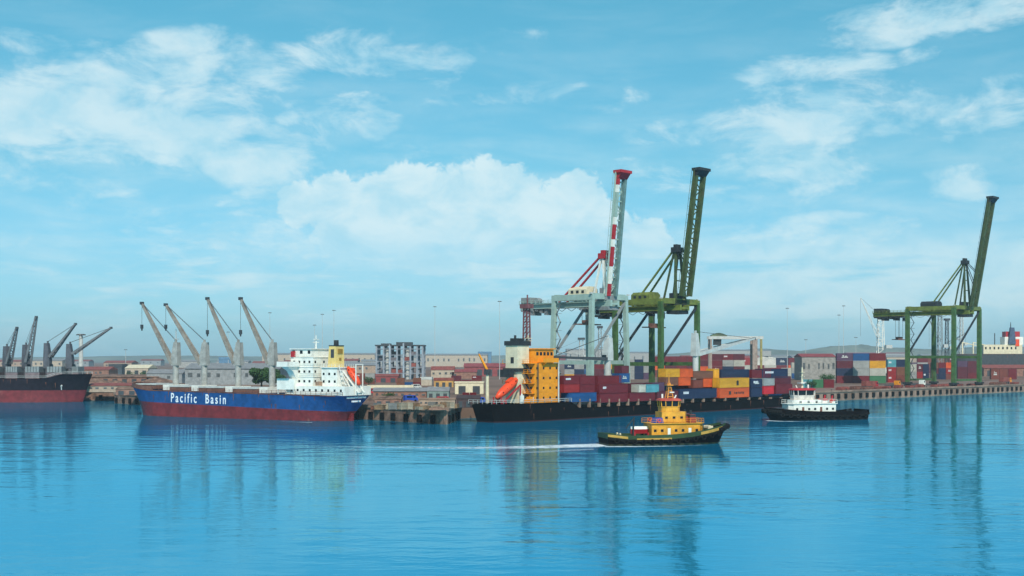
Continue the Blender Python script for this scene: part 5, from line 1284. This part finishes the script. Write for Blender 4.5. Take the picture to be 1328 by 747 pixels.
# stockpiles of brown stone along the shores
def heap(label, px, ybase, w, h, seed, mt=None):
    D = (HC-QZ)*FPX/(ybase-HY); c = atD(px, D, QZ); r = random.Random(seed); mb = MB(); n = 18; rings = []
    for k, (s, z) in enumerate(((1, -.1), (.86, .22), (.62, .55), (.36, .84), (.1, 1.0))):
        rings.append([(math.cos(2*math.pi*i/n)*w*s*(1+r.uniform(-.1, .1)), math.sin(2*math.pi*i/n)*w*.7*s*(1+r.uniform(-.1, .1)), h*z*(1+r.uniform(-.08, .08))) for i in range(n)])
    mb.loft(rings); o = mb.build('stone_heap', mt or M['stone']); o.location = c; tag(o, label, 'stone heap', 'stockpiles on the shore'); return o
for i, (px, yb, w, h, t) in enumerate(((124, 500, 12, 3.6, 'brown heap by the black bow, left of two'), (150, 501, 9, 3.0, 'brown heap between the bows of the bulk carriers'), (176, 503, 7, 3.0, 'brown heap next to the bow of the blue ship'),
        (205, 497, 12, 3.2, 'brown heap behind the bow of the blue ship'), (495, 520, 6, 2.0, 'brown heap at the stern of the blue ship'), (530, 524, 4, 1.2, 'low brown heap near the pier end'),
        (566, 531, 3, .8, 'low brown heap at the pier corner'))):
    heap(t, px, yb, w, h, i)
heap('large pale sand heap behind the yard left of the red roofed store', 992, 480, 48, 17, 40, mat('pale_sand', (184, 178, 166), .95, var=.12))
heap('pale sand heap behind the olive crane', 950, 478, 40, 14, 41, mat('pale_sand', (184, 178, 166), .95, var=.12))

# trees
def tree(label, px, ybase, h, r, seed, n=900, squash=1.0, leaf=.55):
    D = (HC-QZ)*FPX/(ybase-HY); c = atD(px, D, QZ); rnd = random.Random(seed)
    root = empty('tree', c); tag(root, label, 'tree')
    tk = MB().tube((0, 0, -.2), (.1, 0, h*.5), r*.09, r*.06, 8)
    for k in range(5): a = k*1.3; tk.tube((.05, 0, h*.35), (math.cos(a)*r*.5, math.sin(a)*r*.5, h*.68), r*.045, r*.02, 6)
    tk.build('trunk', M['bark'], root)
    mb = MB(); cl = [(rnd.uniform(-.6, .6)*r, rnd.uniform(-.6, .6)*r, h*rnd.uniform(.45, .85), r*rnd.uniform(.3, .5)) for _ in range(12)]
    for _ in range(n):
        cx, cy, cz, cr = rnd.choice(cl); v = Vector((rnd.gauss(0, 1), rnd.gauss(0, 1), rnd.gauss(0, 1))).normalized()*cr*rnd.uniform(.6, 1.05); v.z *= .8*squash
        p = Vector((cx, cy, cz))+v; a = Vector((rnd.gauss(0, 1), rnd.gauss(0, 1), rnd.gauss(0, 1))).normalized(); b = a.orthogonal().normalized(); s = leaf*rnd.uniform(.6, 1.2)
        mb.add([p-a*s*.5, p+b*s*.4, p+a*s*.5, p-b*s*.4], [(0, 1, 2, 3)])
    mb.build('crown', M['leaf'], root)
tree('round dark green tree behind the last deck crane of the blue ship', 339, 508, 10.4, 5.4, 1, 5200, leaf=.75)
tree('smaller dark green tree touching the white house of the blue ship', 356, 508, 10.2, 4.8, 8, 4200, leaf=.75)
tree('small green bush on the pier left of the long grey roofed shed', 503, 523, 3.4, 2.4, 2, 500, leaf=.4)
tree('green bush behind the lifeboat of the blue ship', 478, 500, 4.5, 3.6, 3, 500, leaf=.5)
tree('green shrub behind the mast of the white tug', 1072, 500, 6.0, 4.6, 4, 900, leaf=.6)
tree('dark green shrub on the quay edge right of the white tug mast', 1052, 503, 3.6, 3.2, 5, 600, leaf=.5)
for i, (px, yb, h, r) in enumerate(((170, 492, 5, 4), (188, 492, 5, 4), (205, 489, 5, 4.5))):
    tree('dusty green tree behind the blue bow, %s of three from the left' % ORD[i], px, yb, h, r, 20+i, 400, leaf=.6)

# ------------------------------------------------------------------ light masts
def light_mast(label, px, ytop, ybase, th=.35, lamps=6, pole=None):
    D = (HC-QZ)*FPX/(ybase-HY); c = atD(px, D, QZ); h = Zat(ytop, D)-QZ; s = max(th, D/FPX*.55)
    root = empty('light_mast', c); tag(root, label, 'light mast', 'tall floodlight masts of the port')
    MB().tube((0, 0, -.2), (0, 0, h), pole or s*.75, (pole or s*.42)*.75, 12).build('pole', M['lgrey'], root)
    MB().torus((0, 0, h-.3), (0, 0, 1), s*3.0, s*.35, 12, 6).box(-s*3, s*3, -s*.2, s*.2, h-.5, h-.2).box(-s*.2, s*.2, -s*3, s*3, h-.5, h-.2).build('head_ring', M['grey'], root)
    lm = MB().box(-s*.9, s*.9, -s*.6, s*.6, -s*.9, 0).mesh('floodlight', M['dgrey'])
    for i in range(lamps):
        a = 2*math.pi*i/lamps; o = link(bpy.data.objects.new('floodlight', lm)); o.parent = root; o.location = (math.cos(a)*s*3.2, math.sin(a)*s*3.2, h-.4); o.rotation_euler = (0, 0, a)
for px, yt, yb, lab in ((105, 433, 486, 'thick pale floodlight mast beside the bow of the black bulk carrier'), (350, 405, 484, 'thin floodlight mast behind the last deck crane of the blue ship'),
        (408, 421, 484, 'short floodlight mast directly over the white bridge of the blue ship'), (418, 407, 482, 'left one of two faint masts over the funnel of the blue ship'), (433, 402, 480, 'right one of two faint masts over the funnel of the blue ship'),
        (564, 397, 486, 'tall floodlight mast right of the silo block'), (648, 390, 492, 'tall floodlight mast left of the cream casing of the black ship'), (1021, 399, 488, 'tall floodlight mast above the white tug'),
        (1094, 396, 486, 'floodlight mast above the big container block'), (1088, 408, 482, 'thinner mast just left of the one above the big container block'), (1110, 437, 484, 'short mast with round head over the big container block'),
        (296, 430, 482, 'short thin mast between the second and third deck crane of the blue ship'), (163, 453, 480, 'small faint mast left of the blue ship'), (1045, 440, 480, 'short far mast over the red roofed store'), (720, 430, 484, 'short mast behind the ochre house of the black ship'), (1310, 432, 484, 'short mast at the red and white ship')):
    light_mast(lab, px, yt, yb, th=(1.0 if px == 105 else .35), pole=(2.2 if px == 105 else None))

# ------------------------------------------------------------------ yard containers
def yard_block(label, x0, x1, ytop, ybase, cols, tiers, palette, seed, group, rows=None, parts=False):
    """a block of containers facing the camera side; D from the ground row"""
    D = (HC-QZ)*FPX/(ybase-HY); a = atD(x0, D, QZ); b = atD(x1, D, QZ); L = (b-a).length/cols; h = (Zat(ytop, D)-QZ)/tiers; rnd = random.Random(seed)
    for c in range(cols):
        for t in range(tiers):
            if rows: cc = rows[t][c]
            else: cc = rnd.choice(palette)
            if cc is None: continue
            if not rows and t == tiers-1 and rnd.random() < .3: continue
            pos = a+Vector((L*c+.08, 1.3, h*t))
            lv = 'ground' if t == 0 else ('top' if t == tiers-1 else ORD[t])
            if t == 0: lvt = 'at the bottom'
            elif t == tiers-1: lvt = 'on top'
            else: lvt = ORD[t]+' from the ground'
            container(pos, rnd.uniform(-.004, .004), (L-.2, 2.6, h-.06), cc, '%s container, %s tier, %s stack of the block %s' % (cc, lv, ORD[c], label), group, parts)
MIX = ['dark red', 'maroon', 'navy', 'blue', 'pale grey', 'orange', 'rust brown', 'white', 'red', 'purple', 'brown']
G_ = 'containers stacked in the yard'
yard_block('right of white tug', 1085, 1149, 458, 497, 3, 4, None, 1, G_, rows=[['dark red', 'dark red', 'green'], ['navy', 'pale grey', 'white'], ['maroon', 'pale grey', 'yellow'], ['purple', 'blue', 'dark red']], parts=True)
yard_block('right of the four tier block', 1151, 1174, 466, 496, 2, 3, None, 2, G_, rows=[['red', 'rust brown'], ['red', 'brown'], ['teal', 'navy']], parts=True)
yard_block('at landside legs of lone crane', 1181, 1205, 472, 492, 3, 2, None, 3, G_, rows=[['pale grey', 'red', 'navy'], ['white', 'maroon', 'navy']])
yard_block('behind middle of lone crane', 1208, 1236, 470, 492, 3, 3, None, 4, G_, rows=[['navy', 'navy', 'rust brown'], ['maroon', 'navy', 'red'], ['brown', 'dark red', 'orange']])
yard_block('at waterside legs of lone crane', 1242, 1268, 468, 491, 2, 3, None, 5, G_, rows=[['maroon', 'dark red'], ['maroon', 'maroon'], ['purple', 'maroon']])
yard_block('behind the yellow container', 908, 966, 459, 491, 4, 4, None, 6, G_, rows=[['maroon', 'navy', 'dark red', 'navy'], ['orange', 'dark red', 'navy', 'maroon'], ['maroon', 'dark red', 'pale grey', 'white'], ['dark red', 'maroon', 'dark red', 'maroon']])
yard_block('behind the olive crane', 848, 906, 462, 489, 4, 3, ['dark red', 'red', 'rust brown', 'orange', 'maroon'], 7, G_)
yard_block('behind the black bow', 986, 1040, 470, 491, 4, 3, MIX, 8, G_)
yard_block('right behind teal crane', 800, 846, 466, 492, 4, 3, ['purple', 'blue', 'maroon', 'dark red', 'pale grey', 'navy'], 9, G_)
yard_block('left behind teal crane', 732, 796, 472, 492, 5, 3, ['blue', 'navy', 'maroon', 'pale grey', 'yellow', 'dark red'], 10, G_)
yard_block('far past the gantry', 960, 1038, 464, 483, 5, 2, MIX, 12, G_)
yard_block('right of the lone crane', 1274, 1330, 478, 492, 5, 1, ['dark red', 'rust brown', 'maroon', 'navy', 'brown'], 13, G_)
yard_block('below the far ship', 1280, 1334, 465, 482, 4, 2, ['navy', 'navy', 'dark red', 'purple', 'maroon'], 14, G_)
yard_block('far behind lone crane', 1176, 1272, 463, 484, 7, 3, ['maroon', 'dark red', 'navy', 'brown', 'rust brown', 'pale grey', 'purple'], 31, G_)
yard_block('left of the silo', 448, 486, 484, 498, 3, 2, ['dark red', 'rust brown', 'brown', 'pale grey', 'green'], 15, G_)
yard_block('before the silo foot', 514, 546, 490, 501, 3, 2, ['pale grey', 'dark red', 'brown', 'blue'], 16, G_)
yard_block('behind the cream block', 585, 625, 487, 498, 3, 2, ['rust brown', 'maroon', 'dark red'], 17, G_)
yard_block('by the cream office', 590, 618, 509, 519, 3, 1, ['maroon', 'dark red', 'navy'], 18, G_)
yard_block('behind the white tug', 1040, 1082, 492, 503, 3, 1, None, 19, G_, rows=[['teal', 'green', 'dark red']])

# ------------------------------------------------------------------ yard gantry and other cranes behind
def gantry():
    D = (HC-QZ)*FPX/(492-HY)
    a = atD(921, D, QZ); b = atD(979, D, QZ); L = (b-a).length; h = Zat(436, D)-QZ
    root = empty('gantry_crane', a); tag(root, 'silver yard gantry crane with brown legs behind the orange and yellow containers', 'gantry crane')
    m1 = mat('dull_brown_leg', (150, 134, 124), .6, rust=.25)
    for x, w in ((0.5, 1.3), (L, 3.4)):
        for y in (0, 8): MB().box(x-w/2, x+w/2, y-.6, y+.6, 0, h-2.002).build('leg', m1, root)
        MB().box(x-w/2-.2, x+w/2+.2, -1.2, 9.2, 0, 1.2).build('sill', m1, root)
    MB().box(L+3.6, L+5.0, -.6, .6, 0, h-2.002).build('leg', mat('ochre_leg', (150, 140, 84), .6), root)
    MB().box(-1, L+6, .1, 1.7, h-2, h).build('girder', M['lgrey'], root)
    MB().box(-1, L+6, 6.3, 7.9, h-2, h).build('girder', M['lgrey'], root)
    MB().beam((-12, 4, h-11), (L*.95, 4, h-1), .8).build('brace', M['lgrey'], root)
    rings = []
    for i in range(9):
        t = i/8; w = math.sin(math.pi*(.12+.76*t)); rings.append([(1+11*t, 1, h), (1+11*t, 1.3, h+1.5*w), (1+11*t, 4, h+2.4*w), (1+11*t, 6.7, h+1.5*w), (1+11*t, 7, h)])
    MB().loft(rings).build('machinery_house', M['olived'], root)
    MB().box(3, 8, 1.8, 6.2, h-6, h-2.1).build('trolley', M['dark'], root)
gantry()
def harbour_crane(name, label, px, ybase, ytop, tip, c, w=4.5, cab=True):
    D = (HC-QZ)*FPX/(ybase-HY); a = atD(px, D, QZ); h = Zat(ytop, D)-QZ; tx = (tip[0]-px)*D/FPX; tz = Zat(tip[1], D)-QZ
    root = empty(name, a); tag(root, label, 'harbour crane', 'mobile cranes behind the quay'); m = M[c]
    MB().box(-w*1.1, w*1.1, -w*.8, w*.8, .6, 2.6).build('chassis', m, root)
    for x in (-.9, -.3, .3, .9): MB().tube((x*w, -w*.85, .7), (x*w, w*.85, .7), .7).build('wheel', M['rubber'], root)
    MB().box(-w*.7, w*.7, -w*.5, w*.5, 2.6, 6.5).build('slewing_deck', m, root)
    t = MB()
    for sx, sy in ((-1, -1), (1, -1), (1, 1), (-1, 1)): t.beam((sx*w*.35, sy*w*.35, 6.5), (sx*w*.22, sy*w*.22, h), .5)
    k = max(4, int((h-6)/4))
    for i in range(k):
        z0 = 6.5+(h-6.5)*i/k; z1 = 6.5+(h-6.5)*(i+1)/k; s = 1 if i % 2 else -1
        t.beam((-s*w*.33, -w*.3, z0), (s*w*.28, -w*.3, z1), .32).beam((-w*.3, s*w*.3, z0), (-w*.3, -s*w*.3, z1), .32).beam((-w*.3, -w*.3, z1), (w*.3, -w*.3, z1), .3)
    t.build('tower', m, root)
    j = MB(); jb = Vector((0, 0, h*.55)); jt = Vector((tx, 0, tz)); dd = jt-jb
    up = Vector((-dd.z, 0, dd.x)).normalized()
    for s in (-1, 1): j.beam(jb+up*s*1.0+Vector((0, s, 0)), jt, .4)
    for i in range(8): t0 = i/8; p = jb+dd*t0; q = jb+dd*(t0+.125); s = 1 if i % 2 else -1; j.beam(p+up*s*(1-t0), q-up*s*(1-t0-.125), .26)
    j.build('jib', m, root)
    MB().beam((0, 0, h), jt, .16).beam(jt, (jt.x, jt.y, jt.z*.5), .14).build('cable', M['rope'], root)
    if cab: MB().box(w*.3, w*.9, -w*.9, -w*.2, h*.45, h*.45+3).build('cab', M['lgrey'], root)
    MB().box(-w*.5, w*.5, -w*.5, w*.5, h-.5, h+1.6).build('tower_head', M['dgrey'], root)
harbour_crane('harbour_crane', 'grey lattice harbour crane between the landside legs of the lone green crane', 1219, 486, 408, (1205, 414), 'grey', 6)
harbour_crane('harbour_crane', 'dark lattice crane right of the grey one behind the lone green crane', 1228, 484, 415, (1252, 432), 'dgrey', 5)
harbour_crane('harbour_crane', 'pale lattice crane behind the waterside legs of the lone green crane', 1247, 484, 404, (1238, 440), 'lgrey', 5)
harbour_crane('harbour_crane', 'white tower crane under the rear end of the lone green crane', 1142, 486, 410, (1116, 386), 'white', 9)
harbour_crane('harbour_crane', 'pale grey lattice crane behind the ochre stern house of the black ship', 754, 484, 440, (716, 456), 'lgrey', 7)
harbour_crane('harbour_crane', 'dark lattice crane behind the teal crane legs', 778, 486, 425, (806, 446), 'grey', 5)

# far ship at the right edge
def far_ship():
    D = 1050; c = atD(1236, D, 0); root = empty('far_ship', c, 0); tag(root, 'distant ship with red and white superstructure beyond the yard at the right edge', 'ship'); s = D/FPX
    L = 120*s
    zb = Zat(459, D); hull(root, L, 16, lambda t: zb, lambda t: 2.0, 4, .8, 'hull', M['dgrey'], M['red'])
    def X(px): return (px-1236)*s
    def Z(py): return Zat(py, D)
    MB().box(X(1272), X(1322), -6, 6, zb, Z(447)).build('superstructure', M['cream'], root)
    MB().box(X(1300), X(1324), -5, 5, Z(447), Z(437)).build('upper_deckhouse', M['white'], root)
    MB().box(X(1302), X(1320), -4, 4, Z(437), Z(430)).build('bridge', M['redp'], root)
    MB().prism([(X(1304), Z(446)), (X(1313), Z(446)), (X(1311), Z(425)), (X(1306), Z(425))], -7.5, -5.1, 'y').build('funnel', mat('slate_funnel', (70, 86, 110), .6), root)
    MB().tube((X(1307), -6, Z(426)), (X(1307), -6, Z(418)), .5, .2).tube((X(1290), 0, Z(447)), (X(1290), 0, Z(432)), .4).tube((X(1322), 0, Z(447)), (X(1322), 0, Z(430)), .4).build('mast', M['dgrey'], root)
    MB().box(X(1313), X(1318), -6.4, -6.02, Z(449), Z(440)).build('lifeboat', M['orange'], root)
    for i in range(8): MB().box(X(1274+i*5.5), X(1276+i*5.5), -6.1, -5.98, Z(453), Z(450)).build('window', M['glass'], root)
    for px in (1248, 1262): MB().beam((X(px), 0, zb), (X(px), 0, Z(444)), 1.0).beam((X(px), 0, Z(444)), (X(px+22), 0, Z(449)), .7).build('derrick', M['cream'], root)
# ------------------------------------------------------------------ quay clutter: trucks and bundles
def truck(label, loc, ang, cabc, load):
    root = empty('truck', loc, ang); tag(root, label, 'truck', 'trucks on the quay')
    MB().box(0, 9.5, -1.2, 1.2, .9, 1.25).build('chassis', M['dgrey'], root)
    cb = MB().prism([(9.7, 1.0), (12.0, 1.0), (12.0, 2.2), (11.6, 3.4), (9.7, 3.4)], -1.2, 1.2, 'y').build('cab', M[cabc], root)
    MB().prism([(12.03, 2.25), (12.06, 2.25), (11.68, 3.2), (11.64, 3.2)], -1.0, 1.0, 'y').box(10.4, 11.4, -1.24, -1.2, 2.1, 3.0).box(10.4, 11.4, 1.2, 1.24, 2.1, 3.0).build('windscreen', M['glass'], cb)
    for x in (1.2, 2.5, 7.6, 10.8):
        for y in (-1.15, 1.15): MB().tube((x, y-.15, .5), (x, y+.15, .5), .5, n=14).build('wheel', M['rubber'], root)
    if load: MB().box(.1, 9.3, -1.22, 1.22, 1.26, 3.6).build('cargo_box', M[load], root)
Fq = Frame(pC+qn*9, math.atan2(qdir.y, qdir.x))
for i, (px, cc, ld, ds) in enumerate(((1183, 'white', None, 'white flatbed truck on the quay at the landside leg of the lone green crane'), (1120, 'redp', 'roofr', 'red truck with rusty box on the quay under the big container block'), (1298, 'yellow', 'roofr', 'yellow cabbed truck with rusty box on the quay near the right edge'),
                        (1150, 'yellow', None, 'yellow cabbed flatbed truck on the quay right of the big container block'))):
    s = Fq.u(px, 2); truck(ds, Fq.w(s, 2, QZ+.01), Fq.a, cc, ld)
rr = random.Random(5)
for i in range(16):
    px = 1086+i*15.2+rr.uniform(-3, 3); s = Fq.u(px, -3); w = rr.uniform(4, 9); h = rr.uniform(.8, 1.7); p = Fq.w(s, -3.0, QZ+.01)
    c = ['brown', 'roofr', 'concrete', 'redp'][rr.randrange(4)] if i % 5 else 'roofr'
    mb = MB()
    for k in range(4):
        for l in range(2): mb.tube((0, -1.2+k*.7, .35+l*.6*h*.6), (w, -1.2+k*.7, .35+l*.6*h*.6), .33, n=8)
    for x in (w*.2, w*.8): mb.box(x-.12, x+.12, -1.6, 1.3, .0, .7*h+.45)
    o = mb.build('pipe_bundle', M['brown'] if c in ('brown', 'concrete') else M['roofr']); o.location = p; o.rotation_euler = (0, 0, Fq.a)
    tag(o, 'bundle of rusty pipes on the quay edge, %s going right from the white tug' % ORD[i], 'pipe bundle', 'pipe bundles along the quay')
bl = MB().tube((0, 0, 0), (0, 0, .5), .22, .18, 10).tube((0, 0, .5), (0, 0, .7), .34, .3, 10).mesh('bollard', M['dgrey'])
for i in range(18):
    s = i*13.0+4; p = pC-qn*0+qdir*s+qn*1.0; o = link(bpy.data.objects.new('bollard', bl)); o.location = (p.x, p.y, QZ+.01)
    tag(o, 'iron mooring bollard at the quay edge, %s going right from the white tug' % ORD[i], 'bollard', 'bollards along the container quay')
far_ship()
# mooring lines
def moor(label, a, b, sag=.6):
    mb = MB(); prev = None
    for i in range(9):
        t = i/8; p = Vector(a).lerp(Vector(b), t)-Vector((0, 0, sag*4*t*(1-t)))
        if prev is not None: mb.tube(prev, p, .07, n=6)
        prev = p
    o = mb.build('mooring_line', M['rope']); tag(o, label, 'mooring line')
moor('mooring line from the stern of the blue ship to the pier', Wp(478, 546, 0)+Vector((0, 2, 6.5)), pA+Vector((-16, 22, QZ+.3)))
moor('mooring line from the black container ship stern to the pier end', CS.w(.5, 3, 5.4), pA+Vector((1, 6, QZ+.3)))

# crates, drums and parked vans scattered over the pier and the left shore
rc = random.Random(77)
def crate(label, c, w, h, mt):
    mb = MB().box(-w/2, w/2, -w/2, w/2, .12, h)
    for x in (-w/2-.04, w/2-.12):
        for y in (-w/2-.04, w/2-.12): mb.box(x, x+.16, y, y+.16, .0, h+.03)
    for z in (.12, h*.5, h-.14): mb.box(-w/2-.05, w/2+.05, -w/2-.05, w/2+.05, z, z+.12)
    o = mb.build('crate', mt); o.location = c; o.rotation_euler = (0, 0, rc.uniform(0, 1.5)); tag(o, label, 'crate', 'crates scattered over the pier'); return o
cm = [mat('crate_wood', (132, 104, 78), .9, var=.25), mat('tarpaulin_grey', (110, 108, 104), .8), mat('rusty_scrap', (112, 66, 48), .9, var=.3), mat('crate_pale', (150, 136, 116), .85)]
cn = ['brown wooden', 'grey covered', 'rusty', 'pale']
i = 0
for px in range(484, 590, 4):
    yb = rc.uniform(529.5, 532.5) if px < 575 else rc.uniform(529.5, 530.5); k = rc.randrange(4); p = Wp(px, yb, QZ)
    crate('%s crate on the pier edge, %s going right from the blue ship stern' % (cn[k], ORD[i]), (p.x, p.y+2.5, QZ+.01), rc.uniform(1.2, 2.6), rc.uniform(.8, 2.0), cm[k]); i += 1
def van(label, c, ang, mt):
    root = empty('van', c, ang); tag(root, label, 'van', 'vans parked on the shore')
    MB().prism([(0, .35), (4.6, .35), (4.7, 1.1), (4.2, 1.25), (3.6, 2.1), (.1, 2.1)], -.9, .9, 'y').build('body', mt, root)
    MB().prism([(4.22, 1.3), (4.24, 1.3), (3.68, 2.0), (3.66, 2.0)], -.8, .8, 'y').box(2.9, 3.6, -.93, -.9, 1.25, 1.85).box(.6, 2.6, -.93, -.9, 1.3, 1.85).build('window', M['glass'], root)
    for x in (.9, 3.7):
        for y in (-.85, .85): MB().tube((x, y-.1, .35), (x, y+.1, .35), .35, n=12).build('wheel', M['rubber'], root)
vm = [M['white'], M['bluep'], M['redp'], M['lgrey']]; vn = ['white', 'blue', 'red', 'grey']
for i, (px, yb) in enumerate(((498, 524), (524, 521), (566, 523), (534, 504), (556, 508), (612, 524), (476, 511), (540, 497))):
    p = Wp(px, yb, QZ); van('%s van parked on the middle shore, %s in order of building' % (vn[i % 4], ORD[i]) if False else '%s van parked %s' % (vn[i % 4], ['in front of the long grey roofed shed', 'beside the long grey roofed shed', 'behind the pier end crates', 'behind the long grey roofed shed', 'near the grey-green shed', 'by the dark brown store', 'behind the blue ship stern', 'before the silo block'][i]), (p.x, p.y, QZ+.01), rc.uniform(-.5, .5), vm[i % 4])
